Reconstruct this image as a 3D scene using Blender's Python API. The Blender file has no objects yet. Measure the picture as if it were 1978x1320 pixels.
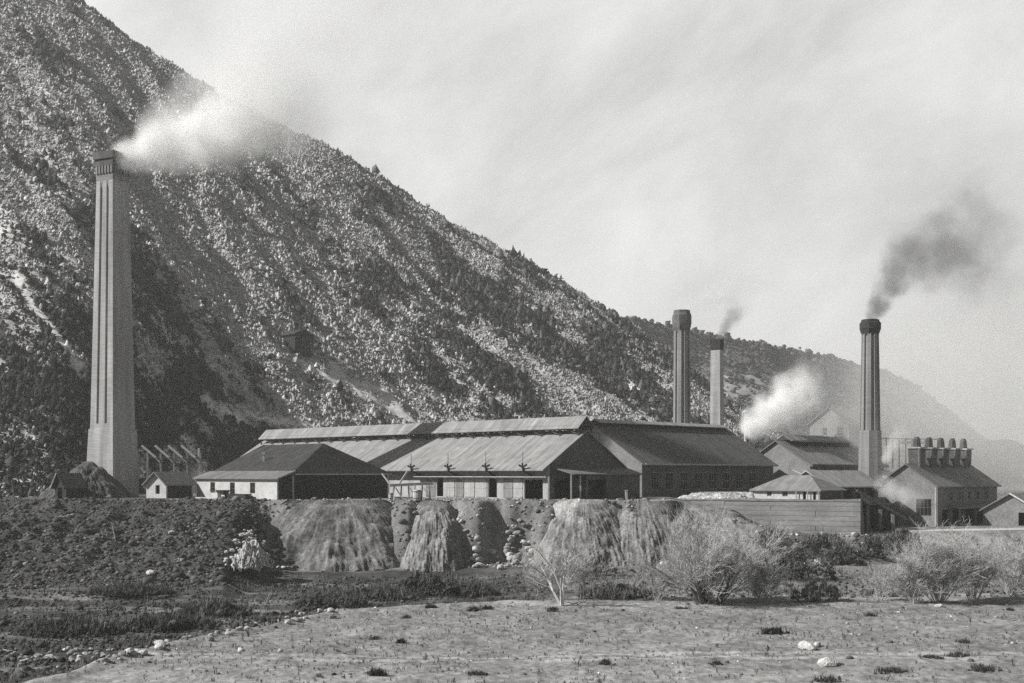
import bpy, bmesh, math, random
import numpy as np
from mathutils import Vector
random.seed(7); RNG = np.random.default_rng(7)
scene = bpy.context.scene
C = scene.collection
PI = math.pi

# ------------------------------------------------------------------ survey of the place
F, CX, HY, H = 2388.0, 989.0, 915.0, 11.0       # camera constant, centre column, horizon row, eye height above the flats
PX_TO_X = lambda px, Y: (px - CX) / F * Y
def P(px, py, Y): return Vector(((px - CX) / F * Y, Y, H + (HY - py) / F * Y))
Rv = Vector((.70711, -.70711, 0)); Qv = Vector((.70711, .70711, 0)); Zv = Vector((0, 0, 1))   # the plant's two building axes
PLAT = 7.6                                       # level of the works terrace

# ------------------------------------------------------------------ noise
def _hash(ix, iy, seed):
    h = (ix.astype(np.int64) * 374761393 + iy.astype(np.int64) * 668265263 + seed * 982451653) & 0x7fffffff
    h = ((h ^ (h >> 13)) * 1274126177) & 0x7fffffff
    return ((h ^ (h >> 16)) & 0xffff) / 65535.0
def vnoise(x, y, seed=0):
    x = np.asarray(x, float); y = np.asarray(y, float)
    ix = np.floor(x); iy = np.floor(y); fx = x - ix; fy = y - iy
    fx = fx * fx * (3 - 2 * fx); fy = fy * fy * (3 - 2 * fy)
    a = _hash(ix, iy, seed); b = _hash(ix + 1, iy, seed); c = _hash(ix, iy + 1, seed); d = _hash(ix + 1, iy + 1, seed)
    return (a * (1 - fx) + b * fx) * (1 - fy) + (c * (1 - fx) + d * fx) * fy
def fbm(x, y, seed=0, oct=4):
    s = 0; a = .5; t = 0
    for k in range(oct):
        s = s + a * vnoise(x * 2 ** k, y * 2 ** k, seed + k * 17); t += a; a *= .5
    return s / t
def sstep(a, b, x):
    t = np.clip((np.asarray(x, float) - a) / (b - a), 0, 1); return t * t * (3 - 2 * t)
def rows(x, tab):
    tab = np.array(tab, float); return np.interp(x, tab[:, 0], tab[:, 1])

# ------------------------------------------------------------------ materials (procedural, near neutral grey)
MATS = {}
def base_mat(name):
    m = bpy.data.materials.new(name); m.use_nodes = True
    nt = m.node_tree; return m, nt, nt.nodes['Principled BSDF']
def grey(v): return (v, v * .997, v * .985, 1)
def mat(name, v, var=.25, scale=1.2, rough=.9, bump=.0, bscale=6, stretch=(1, 1, 1), fine=9.0, fvar=.15, wear=None, spec=.15):
    """v grey base, var large patch variation, fvar fine grain"""
    m, nt, bs = base_mat(name); N = nt.nodes.new; L = nt.links.new
    tc = N('ShaderNodeTexCoord'); mp = N('ShaderNodeMapping'); mp.inputs['Scale'].default_value = stretch
    L(tc.outputs['Object'], mp.inputs['Vector'])
    n1 = N('ShaderNodeTexNoise'); n1.inputs['Scale'].default_value = scale; n1.inputs['Detail'].default_value = 5
    n2 = N('ShaderNodeTexNoise'); n2.inputs['Scale'].default_value = fine; n2.inputs['Detail'].default_value = 3
    L(mp.outputs[0], n1.inputs['Vector']); L(mp.outputs[0], n2.inputs['Vector'])
    a = N('ShaderNodeMapRange'); a.inputs['From Min'].default_value = .3; a.inputs['From Max'].default_value = .7
    a.inputs['To Min'].default_value = 1 - var; a.inputs['To Max'].default_value = 1 + var; L(n1.outputs['Fac'], a.inputs['Value'])
    b = N('ShaderNodeMapRange'); b.inputs['From Min'].default_value = .3; b.inputs['From Max'].default_value = .7
    b.inputs['To Min'].default_value = 1 - fvar; b.inputs['To Max'].default_value = 1 + fvar; L(n2.outputs['Fac'], b.inputs['Value'])
    mu = N('ShaderNodeMath'); mu.operation = 'MULTIPLY'; L(a.outputs[0], mu.inputs[0]); L(b.outputs[0], mu.inputs[1])
    last = mu.outputs[0]
    vm = N('ShaderNodeVectorMath'); vm.operation = 'SCALE'; vm.inputs[0].default_value = grey(v)[:3]; L(last, vm.inputs['Scale'])
    L(vm.outputs[0], bs.inputs['Base Color'])
    bs.inputs['Roughness'].default_value = rough; bs.inputs['Specular IOR Level'].default_value = spec
    if bump:
        bp = N('ShaderNodeBump'); bp.inputs['Strength'].default_value = bump; bp.inputs['Distance'].default_value = .15
        n3 = N('ShaderNodeTexNoise'); n3.inputs['Scale'].default_value = bscale; L(mp.outputs[0], n3.inputs['Vector'])
        L(n3.outputs['Fac'], bp.inputs['Height']); L(bp.outputs[0], bs.inputs['Normal'])
    MATS[name] = m; return m
def attr_mat(name, scale=3.0, fvar=.3, bump=.4, mid=.5):
    """earth: the vertex attribute 'tone' holds the albedo of the soil, grain is added on top"""
    m, nt, bs = base_mat(name); N = nt.nodes.new; L = nt.links.new
    at = N('ShaderNodeAttribute'); at.attribute_name = 'tone'
    tc = N('ShaderNodeTexCoord')
    n = N('ShaderNodeTexNoise'); n.inputs['Scale'].default_value = scale; n.inputs['Detail'].default_value = 6; n.inputs['Roughness'].default_value = .7
    L(tc.outputs['Object'], n.inputs['Vector'])
    n2 = N('ShaderNodeTexNoise'); n2.inputs['Scale'].default_value = mid; n2.inputs['Detail'].default_value = 4
    L(tc.outputs['Object'], n2.inputs['Vector'])
    r = N('ShaderNodeMapRange'); r.inputs['From Min'].default_value = .3; r.inputs['From Max'].default_value = .7
    r.inputs['To Min'].default_value = 1 - fvar; r.inputs['To Max'].default_value = 1 + fvar; L(n.outputs['Fac'], r.inputs['Value'])
    r2 = N('ShaderNodeMapRange'); r2.inputs['From Min'].default_value = .3; r2.inputs['From Max'].default_value = .7
    r2.inputs['To Min'].default_value = .82; r2.inputs['To Max'].default_value = 1.18; L(n2.outputs['Fac'], r2.inputs['Value'])
    mu = N('ShaderNodeMath'); mu.operation = 'MULTIPLY'; L(r.outputs[0], mu.inputs[0]); L(r2.outputs[0], mu.inputs[1])
    vm = N('ShaderNodeVectorMath'); vm.operation = 'SCALE'; L(at.outputs['Vector'], vm.inputs[0]); L(mu.outputs[0], vm.inputs['Scale'])
    tint = N('ShaderNodeVectorMath'); tint.operation = 'MULTIPLY'; tint.inputs[1].default_value = (1, .997, .985); L(vm.outputs[0], tint.inputs[0])
    L(tint.outputs[0], bs.inputs['Base Color']); bs.inputs['Roughness'].default_value = .95; bs.inputs['Specular IOR Level'].default_value = .1
    bp = N('ShaderNodeBump'); bp.inputs['Strength'].default_value = bump; bp.inputs['Distance'].default_value = .25
    L(n.outputs['Fac'], bp.inputs['Height']); L(bp.outputs[0], bs.inputs['Normal'])
    MATS[name] = m; return m
def brick_mat(name, v, mortar, scale=1.0):
    m, nt, bs = base_mat(name); N = nt.nodes.new; L = nt.links.new
    tc = N('ShaderNodeTexCoord'); sx = N('ShaderNodeSeparateXYZ'); L(tc.outputs['Object'], sx.inputs[0])
    ad = N('ShaderNodeMath'); ad.operation = 'ADD'; L(sx.outputs[0], ad.inputs[0]); L(sx.outputs[1], ad.inputs[1])
    cb = N('ShaderNodeCombineXYZ'); L(ad.outputs[0], cb.inputs[0]); L(sx.outputs[2], cb.inputs[1])
    br = N('ShaderNodeTexBrick'); br.inputs['Scale'].default_value = scale
    br.inputs['Color1'].default_value = grey(v * 1.1); br.inputs['Color2'].default_value = grey(v * .85); br.inputs['Mortar'].default_value = grey(mortar)
    br.inputs['Brick Width'].default_value = .5; br.inputs['Row Height'].default_value = .17; br.inputs['Mortar Size'].default_value = .02
    L(cb.outputs[0], br.inputs['Vector'])
    n = N('ShaderNodeTexNoise'); n.inputs['Scale'].default_value = .35; n.inputs['Detail'].default_value = 6
    mp = N('ShaderNodeMapping'); mp.inputs['Scale'].default_value = (2.2, 2.2, .22); L(tc.outputs['Object'], mp.inputs[0]); L(mp.outputs[0], n.inputs['Vector'])
    r = N('ShaderNodeMapRange'); r.inputs['From Min'].default_value = .3; r.inputs['From Max'].default_value = .7; r.inputs['To Min'].default_value = .66; r.inputs['To Max'].default_value = 1.2
    L(n.outputs['Fac'], r.inputs['Value'])
    vm = N('ShaderNodeVectorMath'); vm.operation = 'SCALE'; L(br.outputs['Color'], vm.inputs[0]); L(r.outputs[0], vm.inputs['Scale'])
    L(vm.outputs[0], bs.inputs['Base Color']); bs.inputs['Roughness'].default_value = .92; bs.inputs['Specular IOR Level'].default_value = .1
    MATS[name] = m; return m
def sheet_mat(name, v, seam=.8, axis=(1, -1), var=.18):
    """roof sheeting: joints every metre along the ridge, streaks down the fall"""
    m, nt, bs = base_mat(name); N = nt.nodes.new; L = nt.links.new
    tc = N('ShaderNodeTexCoord'); sx = N('ShaderNodeSeparateXYZ'); L(tc.outputs['Object'], sx.inputs[0])
    k = N('ShaderNodeMath'); k.operation = 'MULTIPLY'; k.inputs[1].default_value = axis[1]; L(sx.outputs[1], k.inputs[0])
    k2 = N('ShaderNodeMath'); k2.operation = 'MULTIPLY'; k2.inputs[1].default_value = axis[0]; L(sx.outputs[0], k2.inputs[0])
    ad = N('ShaderNodeMath'); ad.operation = 'ADD'; L(k.outputs[0], ad.inputs[0]); L(k2.outputs[0], ad.inputs[1])
    fr = N('ShaderNodeMath'); fr.operation = 'FRACT'; L(ad.outputs[0], fr.inputs[0])
    gt = N('ShaderNodeMath'); gt.operation = 'LESS_THAN'; gt.inputs[1].default_value = .07; L(fr.outputs[0], gt.inputs[0])
    n = N('ShaderNodeTexNoise'); n.inputs['Scale'].default_value = .7; n.inputs['Detail'].default_value = 6; n.inputs['Roughness'].default_value = .65; L(tc.outputs['Object'], n.inputs['Vector'])
    fl = N('ShaderNodeMath'); fl.operation = 'FLOOR'; L(ad.outputs[0], fl.inputs[0])
    wn = N('ShaderNodeTexWhiteNoise'); wn.noise_dimensions = '1D'; L(fl.outputs[0], wn.inputs['W'])
    r = N('ShaderNodeMapRange'); r.inputs['From Min'].default_value = .3; r.inputs['From Max'].default_value = .7; r.inputs['To Min'].default_value = 1 - var; r.inputs['To Max'].default_value = 1 + var; L(n.outputs['Fac'], r.inputs['Value'])
    r2 = N('ShaderNodeMapRange'); r2.inputs['To Min'].default_value = .93; r2.inputs['To Max'].default_value = 1.07; L(wn.outputs['Value'], r2.inputs['Value'])
    r3 = N('ShaderNodeMapRange'); r3.inputs['To Min'].default_value = 1; r3.inputs['To Max'].default_value = seam; L(gt.outputs[0], r3.inputs['Value'])
    zf = N('ShaderNodeMath'); zf.operation = 'MULTIPLY'; zf.inputs[1].default_value = .55; L(sx.outputs[2], zf.inputs[0])
    zz = N('ShaderNodeMath'); zz.operation = 'FLOOR'; L(zf.outputs[0], zz.inputs[0]); cv = N('ShaderNodeCombineXYZ'); L(fl.outputs[0], cv.inputs[0]); L(zz.outputs[0], cv.inputs[1])
    w2 = N('ShaderNodeTexWhiteNoise'); w2.noise_dimensions = '2D'; L(cv.outputs[0], w2.inputs['Vector'])
    r4 = N('ShaderNodeMapRange'); r4.inputs['To Min'].default_value = .86; r4.inputs['To Max'].default_value = 1.12; L(w2.outputs['Value'], r4.inputs['Value'])
    st = N('ShaderNodeTexNoise'); st.inputs['Scale'].default_value = 1.0; st.inputs['Detail'].default_value = 4; cs = N('ShaderNodeCombineXYZ'); L(ad.outputs[0], cs.inputs[0]); k3 = N('ShaderNodeMath'); k3.operation = 'MULTIPLY'; k3.inputs[1].default_value = .25; L(sx.outputs[2], k3.inputs[0]); L(k3.outputs[0], cs.inputs[1]); L(cs.outputs[0], st.inputs['Vector'])
    r5 = N('ShaderNodeMapRange'); r5.inputs['From Min'].default_value = .3; r5.inputs['From Max'].default_value = .7; r5.inputs['To Min'].default_value = .8; r5.inputs['To Max'].default_value = 1.15; L(st.outputs['Fac'], r5.inputs['Value'])
    ma = N('ShaderNodeMath'); ma.operation = 'MULTIPLY'; L(r4.outputs[0], ma.inputs[0]); L(r5.outputs[0], ma.inputs[1]); mb_ = N('ShaderNodeMath'); mb_.operation = 'MULTIPLY'; L(ma.outputs[0], mb_.inputs[0]); L(r.outputs[0], mb_.inputs[1])
    m1 = N('ShaderNodeMath'); m1.operation = 'MULTIPLY'; L(mb_.outputs[0], m1.inputs[0]); L(r2.outputs[0], m1.inputs[1])
    m2 = N('ShaderNodeMath'); m2.operation = 'MULTIPLY'; L(m1.outputs[0], m2.inputs[0]); L(r3.outputs[0], m2.inputs[1])
    vm = N('ShaderNodeVectorMath'); vm.operation = 'SCALE'; vm.inputs[0].default_value = grey(v)[:3]; L(m2.outputs[0], vm.inputs['Scale'])
    L(vm.outputs[0], bs.inputs['Base Color']); bs.inputs['Roughness'].default_value = .7; bs.inputs['Specular IOR Level'].default_value = .2
    MATS[name] = m; return m

mat('white_paint', .46, .12, .8, fine=3, fvar=.1)
mat('pale_wood', .42, .2, .8, stretch=(1, 1, .3), fvar=.2)
mat('pale_board', .36, .2, .9, stretch=(1, 1, .25), fvar=.22)
mat('board', .22, .25, .9, stretch=(1, 1, .25), fvar=.25)
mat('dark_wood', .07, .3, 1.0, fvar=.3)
mat('black_wood_and_shade', .03, .3, 1.0, fvar=.3)
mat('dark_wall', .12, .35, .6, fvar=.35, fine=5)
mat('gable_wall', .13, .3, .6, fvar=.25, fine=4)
mat('grey_wall', .2, .25, .5, fvar=.25, fine=4)
mat('light_wall', .42, .2, .5, fvar=.2, fine=4)
mat('dark_glass', .008, .3, .5, rough=.55, spec=.08)
mat('iron', .1, .3, 1.2, rough=.6)
mat('soot', .035, .3, .8)
mat('stone_pale', .5, .25, 1.6, bump=.5, fvar=.25)
mat('stone_mid', .3, .3, 1.6, bump=.5, fvar=.3)
mat('slag_rock', .07, .4, 1.6, bump=.5, fvar=.3)
mat('bark_pale', .5, .2, 1.5)
mat('twig', .38, .25, 1.0)
mat('bark_dark', .1, .3, 1.0)
mat('scrub', .045, .4, .4, fvar=.3, fine=2)
mat('scrub_mid', .1, .4, .4, fvar=.3, fine=2)
mat('retaining', .22, .2, .3, stretch=(.6, .6, 3), fvar=.2, fine=3)
brick_mat('brick_pale', .38, .32); brick_mat('brick_mid', .25, .22); brick_mat('brick_soot', .12, .1); brick_mat('brick_grey', .24, .22)
sheet_mat('roof_light', .25); sheet_mat('roof_mid', .17); sheet_mat('roof_dark', .1, axis=(1, 1)); sheet_mat('roof_tar', .045, var=.35)
sheet_mat('roof_grey_q', .2, axis=(1, 1)); sheet_mat('roof_pale_q', .34, axis=(1, 1)); sheet_mat('roof_grey', .2)
attr_mat('soil', 2.2, .38, .5, .35); attr_mat('slope_earth', .5, .4, .5, .12); attr_mat('far_slope', .15, .35, .4, .05)
attr_mat('heap_earth', 2.6, .5, .9, .8); attr_mat('leafage', 1.2, .25, .0, .5)

# ------------------------------------------------------------------ object helpers
def tag(o, label=None, cat=None, group=None, kind=None):
    if label: o['label'] = label
    if cat: o['category'] = cat
    if group: o['group'] = group
    if kind: o['kind'] = kind
    return o
def thing(name, label, cat, loc=(0, 0, 0), group=None):
    o = bpy.data.objects.new(name, None); C.objects.link(o); o.location = loc; o.empty_display_size = .5
    return tag(o, label, cat, group)
def mesh_np(name, verts, faces, m, parent=None, smooth=False, tone=None, origin=None):
    """verts Nx3 world, faces MxK array (all K equal)"""
    verts = np.asarray(verts, np.float32); faces = np.asarray(faces, np.int32)
    if origin is not None: verts = verts - np.asarray(origin, np.float32)
    me = bpy.data.meshes.new(name); k = faces.shape[1]
    me.vertices.add(len(verts)); me.vertices.foreach_set('co', verts.ravel())
    me.loops.add(faces.size); me.loops.foreach_set('vertex_index', faces.ravel())
    me.polygons.add(len(faces)); me.polygons.foreach_set('loop_start', np.arange(0, faces.size, k, dtype=np.int32))
    try: me.polygons.foreach_set('loop_total', np.full(len(faces), k, np.int32))
    except Exception: pass
    if smooth: me.polygons.foreach_set('use_smooth', np.ones(len(faces), bool))
    me.update(calc_edges=True)
    if tone is not None:
        a = me.attributes.new('tone', 'FLOAT_VECTOR', 'POINT')
        t = np.repeat(np.asarray(tone, np.float32)[:, None], 3, 1); a.data.foreach_set('vector', t.ravel())
    me.materials.append(MATS[m])
    o = bpy.data.objects.new(name, me); C.objects.link(o)
    if parent is not None: o.parent = parent
    return o
class MB:
    """collects shapes given in world coordinates; build() links them as one mesh object"""
    def __init__(s): s.v = []; s.f = []
    def add(s, vs, fs):
        n = len(s.v); s.v += [Vector(v) for v in vs]; s.f += [tuple(i + n for i in f) for f in fs]; return s
    def hexa(s, a, b):      # a: 4 bottom, b: 4 top
        return s.add(list(a) + list(b), [(3, 2, 1, 0), (4, 5, 6, 7), (0, 1, 5, 4), (1, 2, 6, 5), (2, 3, 7, 6), (3, 0, 4, 7)])
    def box(s, o, a, b, c): # corner and three edge vectors
        o = Vector(o); a = Vector(a); b = Vector(b); c = Vector(c)
        return s.hexa([o, o + a, o + a + b, o + b], [o + c, o + a + c, o + a + b + c, o + b + c])
    def beam(s, p, q, w, h=None, up=None):
        p = Vector(p); q = Vector(q); h = h or w; d = (q - p).normalized()
        u = up or (Zv if abs(d.z) < .9 else Vector((1, 0, 0)))
        x = d.cross(u).normalized() * w / 2; y = x.normalized().cross(d).normalized() * h / 2
        return s.hexa([p - x - y, p + x - y, p + x + y, p - x + y], [q - x - y, q + x - y, q + x + y, q - x + y])
    def tube(s, pts, rads, n=6):
        base = len(s.v); d0 = None
        for k, p in enumerate(pts):
            d = (pts[min(k + 1, len(pts) - 1)] - pts[max(k - 1, 0)]); d = d.normalized() if d.length > 1e-9 else Zv
            u = d.cross(Vector((.3, .9, .2))).normalized(); w = d.cross(u)
            for i in range(n):
                a = 2 * PI * i / n; s.v.append(p + (u * math.cos(a) + w * math.sin(a)) * rads[k])
        for k in range(len(pts) - 1):
            for i in range(n):
                j = (i + 1) % n; s.f.append((base + k * n + i, base + k * n + j, base + (k + 1) * n + j, base + (k + 1) * n + i))
        s.f.append(tuple(base + i for i in range(n))[::-1]); s.f.append(tuple(base + (len(pts) - 1) * n + i for i in range(n))); return s
    def loft(s, rings, cap=True):
        base = len(s.v); n = len(rings[0])
        for r in rings: s.v += [Vector(p) for p in r]
        for k in range(len(rings) - 1):
            for i in range(n):
                j = (i + 1) % n; s.f.append((base + k * n + i, base + k * n + j, base + (k + 1) * n + j, base + (k + 1) * n + i))
        if cap: s.f.append(tuple(base + i for i in range(n))[::-1]); s.f.append(tuple(base + (len(rings) - 1) * n + i for i in range(n)))
        return s
    def slab(s, verts, faces, t):   # a sheet given a downward thickness
        vs = [Vector(v) for v in verts]; n = len(vs)
        fs = [tuple(f) for f in faces] + [tuple(i + n for i in f)[::-1] for f in faces]
        e = {}
        for f in faces:
            for i in range(len(f)):
                a, b = f[i], f[(i + 1) % len(f)]; e[(a, b)] = 1
        for (a, b) in e:
            if (b, a) not in e: fs.append((b, a, a + n, b + n))
        return s.add(vs + [v - Vector((0, 0, t)) for v in vs], fs)
    def build(s, name, m, parent=None, fix=True, smooth=False, label=None):
        if parent is not None: org = parent_world(parent)
        else: org = Vector((0, 0, 0))
        me = bpy.data.meshes.new(name); me.from_pydata([tuple(v - org) for v in s.v], [], s.f)
        if fix:
            bm = bmesh.new(); bm.from_mesh(me); bmesh.ops.recalc_face_normals(bm, faces=bm.faces); bm.to_mesh(me); bm.free()
        if smooth:
            for p in me.polygons: p.use_smooth = True
        me.materials.append(MATS[m]); o = bpy.data.objects.new(name, me); C.objects.link(o)
        if parent is not None: o.parent = parent
        if label: o['label'] = label
        return o
def parent_world(p):
    w = Vector((0, 0, 0))
    while p is not None: w = w + Vector(p.location); p = p.parent
    return w
def copy_tree(o, parent=None):
    c = o.copy(); C.objects.link(c); c.parent = parent
    for ch in list(o.children): copy_tree(ch, c)
    return c

# ------------------------------------------------------------------ terrain
FOOT = [(-3000, 112), (-800, 116), (0, 121), (430, 125), (520, 149), (780, 152), (1040, 151), (1290, 150), (1450, 149), (1700, 152), (1850, 146), (2000, 148), (4000, 150)]
TOP = [(-3000, 152), (0, 155), (500, 156), (560, 158), (1290, 158), (1330, 160), (1400, 164), (1470, 160), (1660, 158), (1720, 164), (1850, 166), (2000, 167), (4000, 168)]
TOPZ = [(-3000, 7.6), (1290, 7.6), (1330, 7.2), (1400, 6.2), (1470, 4.2), (1550, 3.2), (1660, 3.0), (1750, 3.2), (2000, 3.4), (4000, 3.4)]
EDGE = [(-3000, 58), (-200, 60), (0, 62), (130, 66.5), (250, 75), (500, 89), (660, 99), (900, 105), (1200, 107), (1300, 108), (4000, 110)]
WALLY = [(1290, 173), (1310, 172), (1660, 161), (1690, 161)]
def ground_z(px, Y):
    px = np.asarray(px, float); Y = np.asarray(Y, float); x = (px - CX) / F * Y
    yf = rows(px, FOOT); yt = rows(px, TOP); zt = rows(px, TOPZ)
    ye = rows(px, EDGE)
    wob = (fbm(x * .12, Y * .12, 3, 3) - .5)
    rib = (fbm(x * .22 + 9, Y * .05, 5, 3) - .5) * sstep(400, 560, px)
    t = np.clip((Y + wob * 5 + rib * 9 - yf) / (yt - yf), 0, 1)
    steep = sstep(380, 560, px)
    prof = (1 - steep) * (t ** 1.25) + steep * sstep(0, 1, t) ** .9
    z = zt * prof
    # terrace behind the retaining wall, then behind the right hand yard
    wy = rows(px, WALLY)
    st = np.where(px < 1296, 0, np.where(px < 1690, sstep(0.1, .5, Y - wy - .15), sstep(203, 216, Y)))
    blend = sstep(1690, 1760, px)
    st = np.where((px >= 1664), sstep(0.1, .5 + 8 * blend, Y - 161 - 17 * sstep(1664, 1668, px) - blend * 28 - .15), st)
    z = z + (7.45 - z) * st * (px >= 1296)
    # shallow stream bed on the left between the near flat and the foot of the bank
    chan = sstep(0, 2.5, Y - ye - wob * 3) * (1 - sstep(-14, 2, Y - yf)) * (1 - sstep(900, 1180, px))
    z = z - 1.15 * chan
    lip = np.exp(-((Y - ye - wob * 3 + 1.2) / 1.4) ** 2) * (1 - sstep(1000, 1300, px)); z = z + .22 * lip
    # relief
    near = np.exp(-((Y - 100) / 90) ** 2)
    z = z + (fbm(x * .5, Y * .5, 11, 4) - .5) * .28 * near + (fbm(x * .06, Y * .09, 23, 3) - .5) * .7 * (Y < 118) * sstep(20, 60, Y)
    face = prof * (1 - prof) * 4
    z = z + face * ((fbm(x * .6, Y * .5, 31, 4) - .5) * 1.7 + (fbm(x * .45 + 3, Y * .08, 37, 3) - .5) * 1.8)
    z = z + (fbm(x * .35, Y * .5, 43, 4) - .5) * 1.1 * np.exp(-((Y - yt) / 2.5) ** 2) * (1 - sstep(360, 420, px))
    # right hand bank: hummocks and a gully
    z = z + 1.3 * np.exp(-((px - 1660) / 70) ** 2 - ((Y - 150) / 5) ** 2)
    z = np.where(Y > 420, z - sstep(420, 700, Y) * 9, z)
    return z
def ground_tone(px, Y, z):
    x = (px - CX) / F * Y
    yf = rows(px, FOOT); yt = rows(px, TOP); ye = rows(px, EDGE)
    n = fbm(x * .35, Y * .18, 41, 4); n2 = fbm(x * .9, Y * .5, 47, 4); n3 = fbm(x * .06, Y * .12, 53, 3)
    n5 = fbm(x * 3.4, Y * 1.6, 49, 3); flat = .235 * (1 + .5 * (n - .5) + .45 * (n2 - .5) + .3 * (n3 - .5) + 1.1 * (n5 - .5))
    # cart track across the near flat
    ty = 73 + .6 * (fbm(x * .08, Y * 0, 61, 2) - .5) * 4
    flat = flat * (1 + .55 * (np.exp(-((Y - ty) / .5) ** 2) + np.exp(-((Y - ty - 1.7) / .5) ** 2))) * (1 + .12 * np.exp(-((Y - 66) / 2.5) ** 2))
    # pale sand along the far edge of the flat
    flat = flat * (1 + .35 * np.exp(-((Y - 103 - 3 * (n3 - .5)) / 2.2) ** 2) * sstep(640, 760, px) * (1 - sstep(1380, 1500, px)))
    tone = flat
    wob = (fbm(x * .12, Y * .12, 3, 3) - .5)
    chan = sstep(-.5, 2.0, Y - ye - wob * 3) * (1 - sstep(900, 1450, px))
    bed = .07 * (1 + 1.6 * (n - .5) + 1.4 * (n2 - .5)) + .13 * sstep(.52, .7, fbm(x * .05, Y * .3, 71, 3)) + .12 * np.exp(-((Y - yf + 1.5) / 1.2) ** 2) * (1 - sstep(250, 420, px))
    tone = tone * (1 - chan) + bed * chan
    beyond = sstep(0, 4, Y - ye - 4) * sstep(1180, 1500, px)
    tone = tone * (1 - beyond) + beyond * .2 * (1 + .7 * (n - .5) + .6 * (n2 - .5))
    # banks
    tf = np.clip((Y - yf + 3) / 4, 0, 1)
    slag = .05 * (1 + 1.2 * (n2 - .5)) + .02
    spoil = .2 * (1 + 1.0 * (fbm(x * .9, Y * .12, 83, 4) - .5) + .5 * (n2 - .5))
    rbank = .22 * (1 + .8 * (fbm(x * .7, Y * .15, 87, 4) - .5) + .5 * (n2 - .5))
    dk = sstep(1440, 1520, px) * (1 - sstep(1700, 1790, px))
    rbank = rbank * (1 - .45 * dk)
    bank = np.where(px < 500, slag, np.where(px > 1330, rbank, spoil))
    m = sstep(470, 530, px); bank = np.where((px >= 470) & (px <= 530), slag * (1 - m) + spoil * m, bank)
    tone = tone * (1 - tf) + bank * tf
    tp = np.clip((Y - yt) / 2, 0, 1)
    terr = np.where(px < 330, .09, .2) * (1 + .6 * (n2 - .5))
    road = .36 * np.exp(-((Y - yt - 3) / 3.2) ** 2) * sstep(1700, 1830, px)
    terr = terr + road
    return np.clip(tone * (1 - tp) + terr * tp, .02, .6)
def build_ground():
    cols = np.concatenate([np.linspace(-9000, -500, 40)[:-1], np.arange(-500, 2501, 5), np.linspace(2500, 11000, 40)[1:]])
    Ys = np.concatenate([np.linspace(3, 58, 28)[:-1], np.arange(58, 118, .3), np.arange(118, 178, .25), np.arange(178, 262, 1.2), np.geomspace(263, 7000, 40)])
    px, Y = np.meshgrid(cols, Ys)
    z = ground_z(px, Y); t = ground_tone(px, Y, z)
    v = np.stack([(px - CX) / F * Y, Y, z], -1).reshape(-1, 3)
    nr, nc = px.shape; i = np.arange(nr * nc).reshape(nr, nc)
    f = np.stack([i[:-1, :-1], i[:-1, 1:], i[1:, 1:], i[1:, :-1]], -1).reshape(-1, 4)
    o = mesh_np('ground', v, f, 'soil', smooth=True, tone=t.ravel()); tag(o, kind='structure'); return o
def gz(x, Y): return float(ground_z(np.array([CX + x / Y * F]), np.array([Y]))[0])
def on_ground(px, py):
    """where the sight line through a surveyed point meets the ground"""
    Ys = np.arange(58, 200, .25); zl = H + (HY - py) / F * Ys; g = ground_z(np.full_like(Ys, px), Ys)
    k = np.argmax(g >= zl); Y = Ys[k] if g[k] >= zl[k] else 200.
    return Vector(((px - CX) / F * Y, Y, gz((px - CX) / F * Y, Y)))
build_ground()

# mountain: ridge line and foot, then a hillside between them
RIDGE = [(-2400, -700), (-1200, -560), (-400, -330), (0, -95), (155, 0), (250, 72), (330, 124), (430, 184), (540, 240), (620, 278), (700, 322), (790, 378), (870, 430), (1000, 495), (1100, 550), (1200, 612), (1260, 655), (1330, 702), (1400, 762), (1470, 815), (1560, 872), (1700, 900)]
RY = [(-2400, 430), (-400, 430), (540, 430), (870, 438), (1200, 430), (1470, 400), (1700, 380)]
BY = [(-2400, 188), (-400, 188), (-100, 192), (120, 196), (230, 206), (300, 214), (500, 240), (600, 252), (800, 268), (1100, 290), (1300, 300), (1500, 305), (1700, 300)]
def hill_point(px, t):
    px = np.asarray(px, float); t = np.asarray(t, float)
    by0 = rows(px, BY); ry = rows(px, RY); by = by0 - 22 * (1 - sstep(60, 330, px)) * np.clip(1 - t, 0, 1) ** 9; zr = H + (HY - rows(px, RIDGE)) / F * ry; zb = 6.0
    Y = by0 + (ry - by0) * t + (by - by0)
    tt = np.clip(t, 0, 1)
    z = zb + (zr - zb) * (tt ** 1.04)
    x = (px - CX) / F * Y
    env = np.sin(np.pi * np.clip(t, 0, 1)) ** .6
    a = x * .7071 + Y * .7071; b = x * .7071 - Y * .7071           # across and along the fall line
    z = z + env * ((fbm(a * .030, b * .008, 101, 3) - .5) * 12 + (fbm(a * .11, b * .03, 107, 4) - .5) * 7 + (fbm(a * .4, b * .16, 109, 3) - .5) * 2.2)
    z = z + (1 - env) * (t > .5) * (fbm(a * .2, b * .2, 113, 3) - .5) * 3
    z = np.where(t > 1, z - (t - 1) * (zr - zb) * 1.2, z)
    z = np.where(t < 0, z + t * 60, z)
    return x, Y, z
SCREE = [((560, 690), (800, 812), 13), ((640, 712), (760, 800), 16), ((430, 800), (600, 822), 12), ((395, 770), (470, 815), 8), ((30, 540), (165, 720), 10), ((470, 660), (555, 690), 7), ((700, 745), (760, 775), 18)]
def seg_d(px, py, a, b):
    ax, ay = a; bx, by = b; t = np.clip(((px - ax) * (bx - ax) + (py - ay) * (by - ay)) / ((bx - ax) ** 2 + (by - ay) ** 2), 0, 1)
    return np.hypot(px - ax - t * (bx - ax), py - ay - t * (by - ay))
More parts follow.
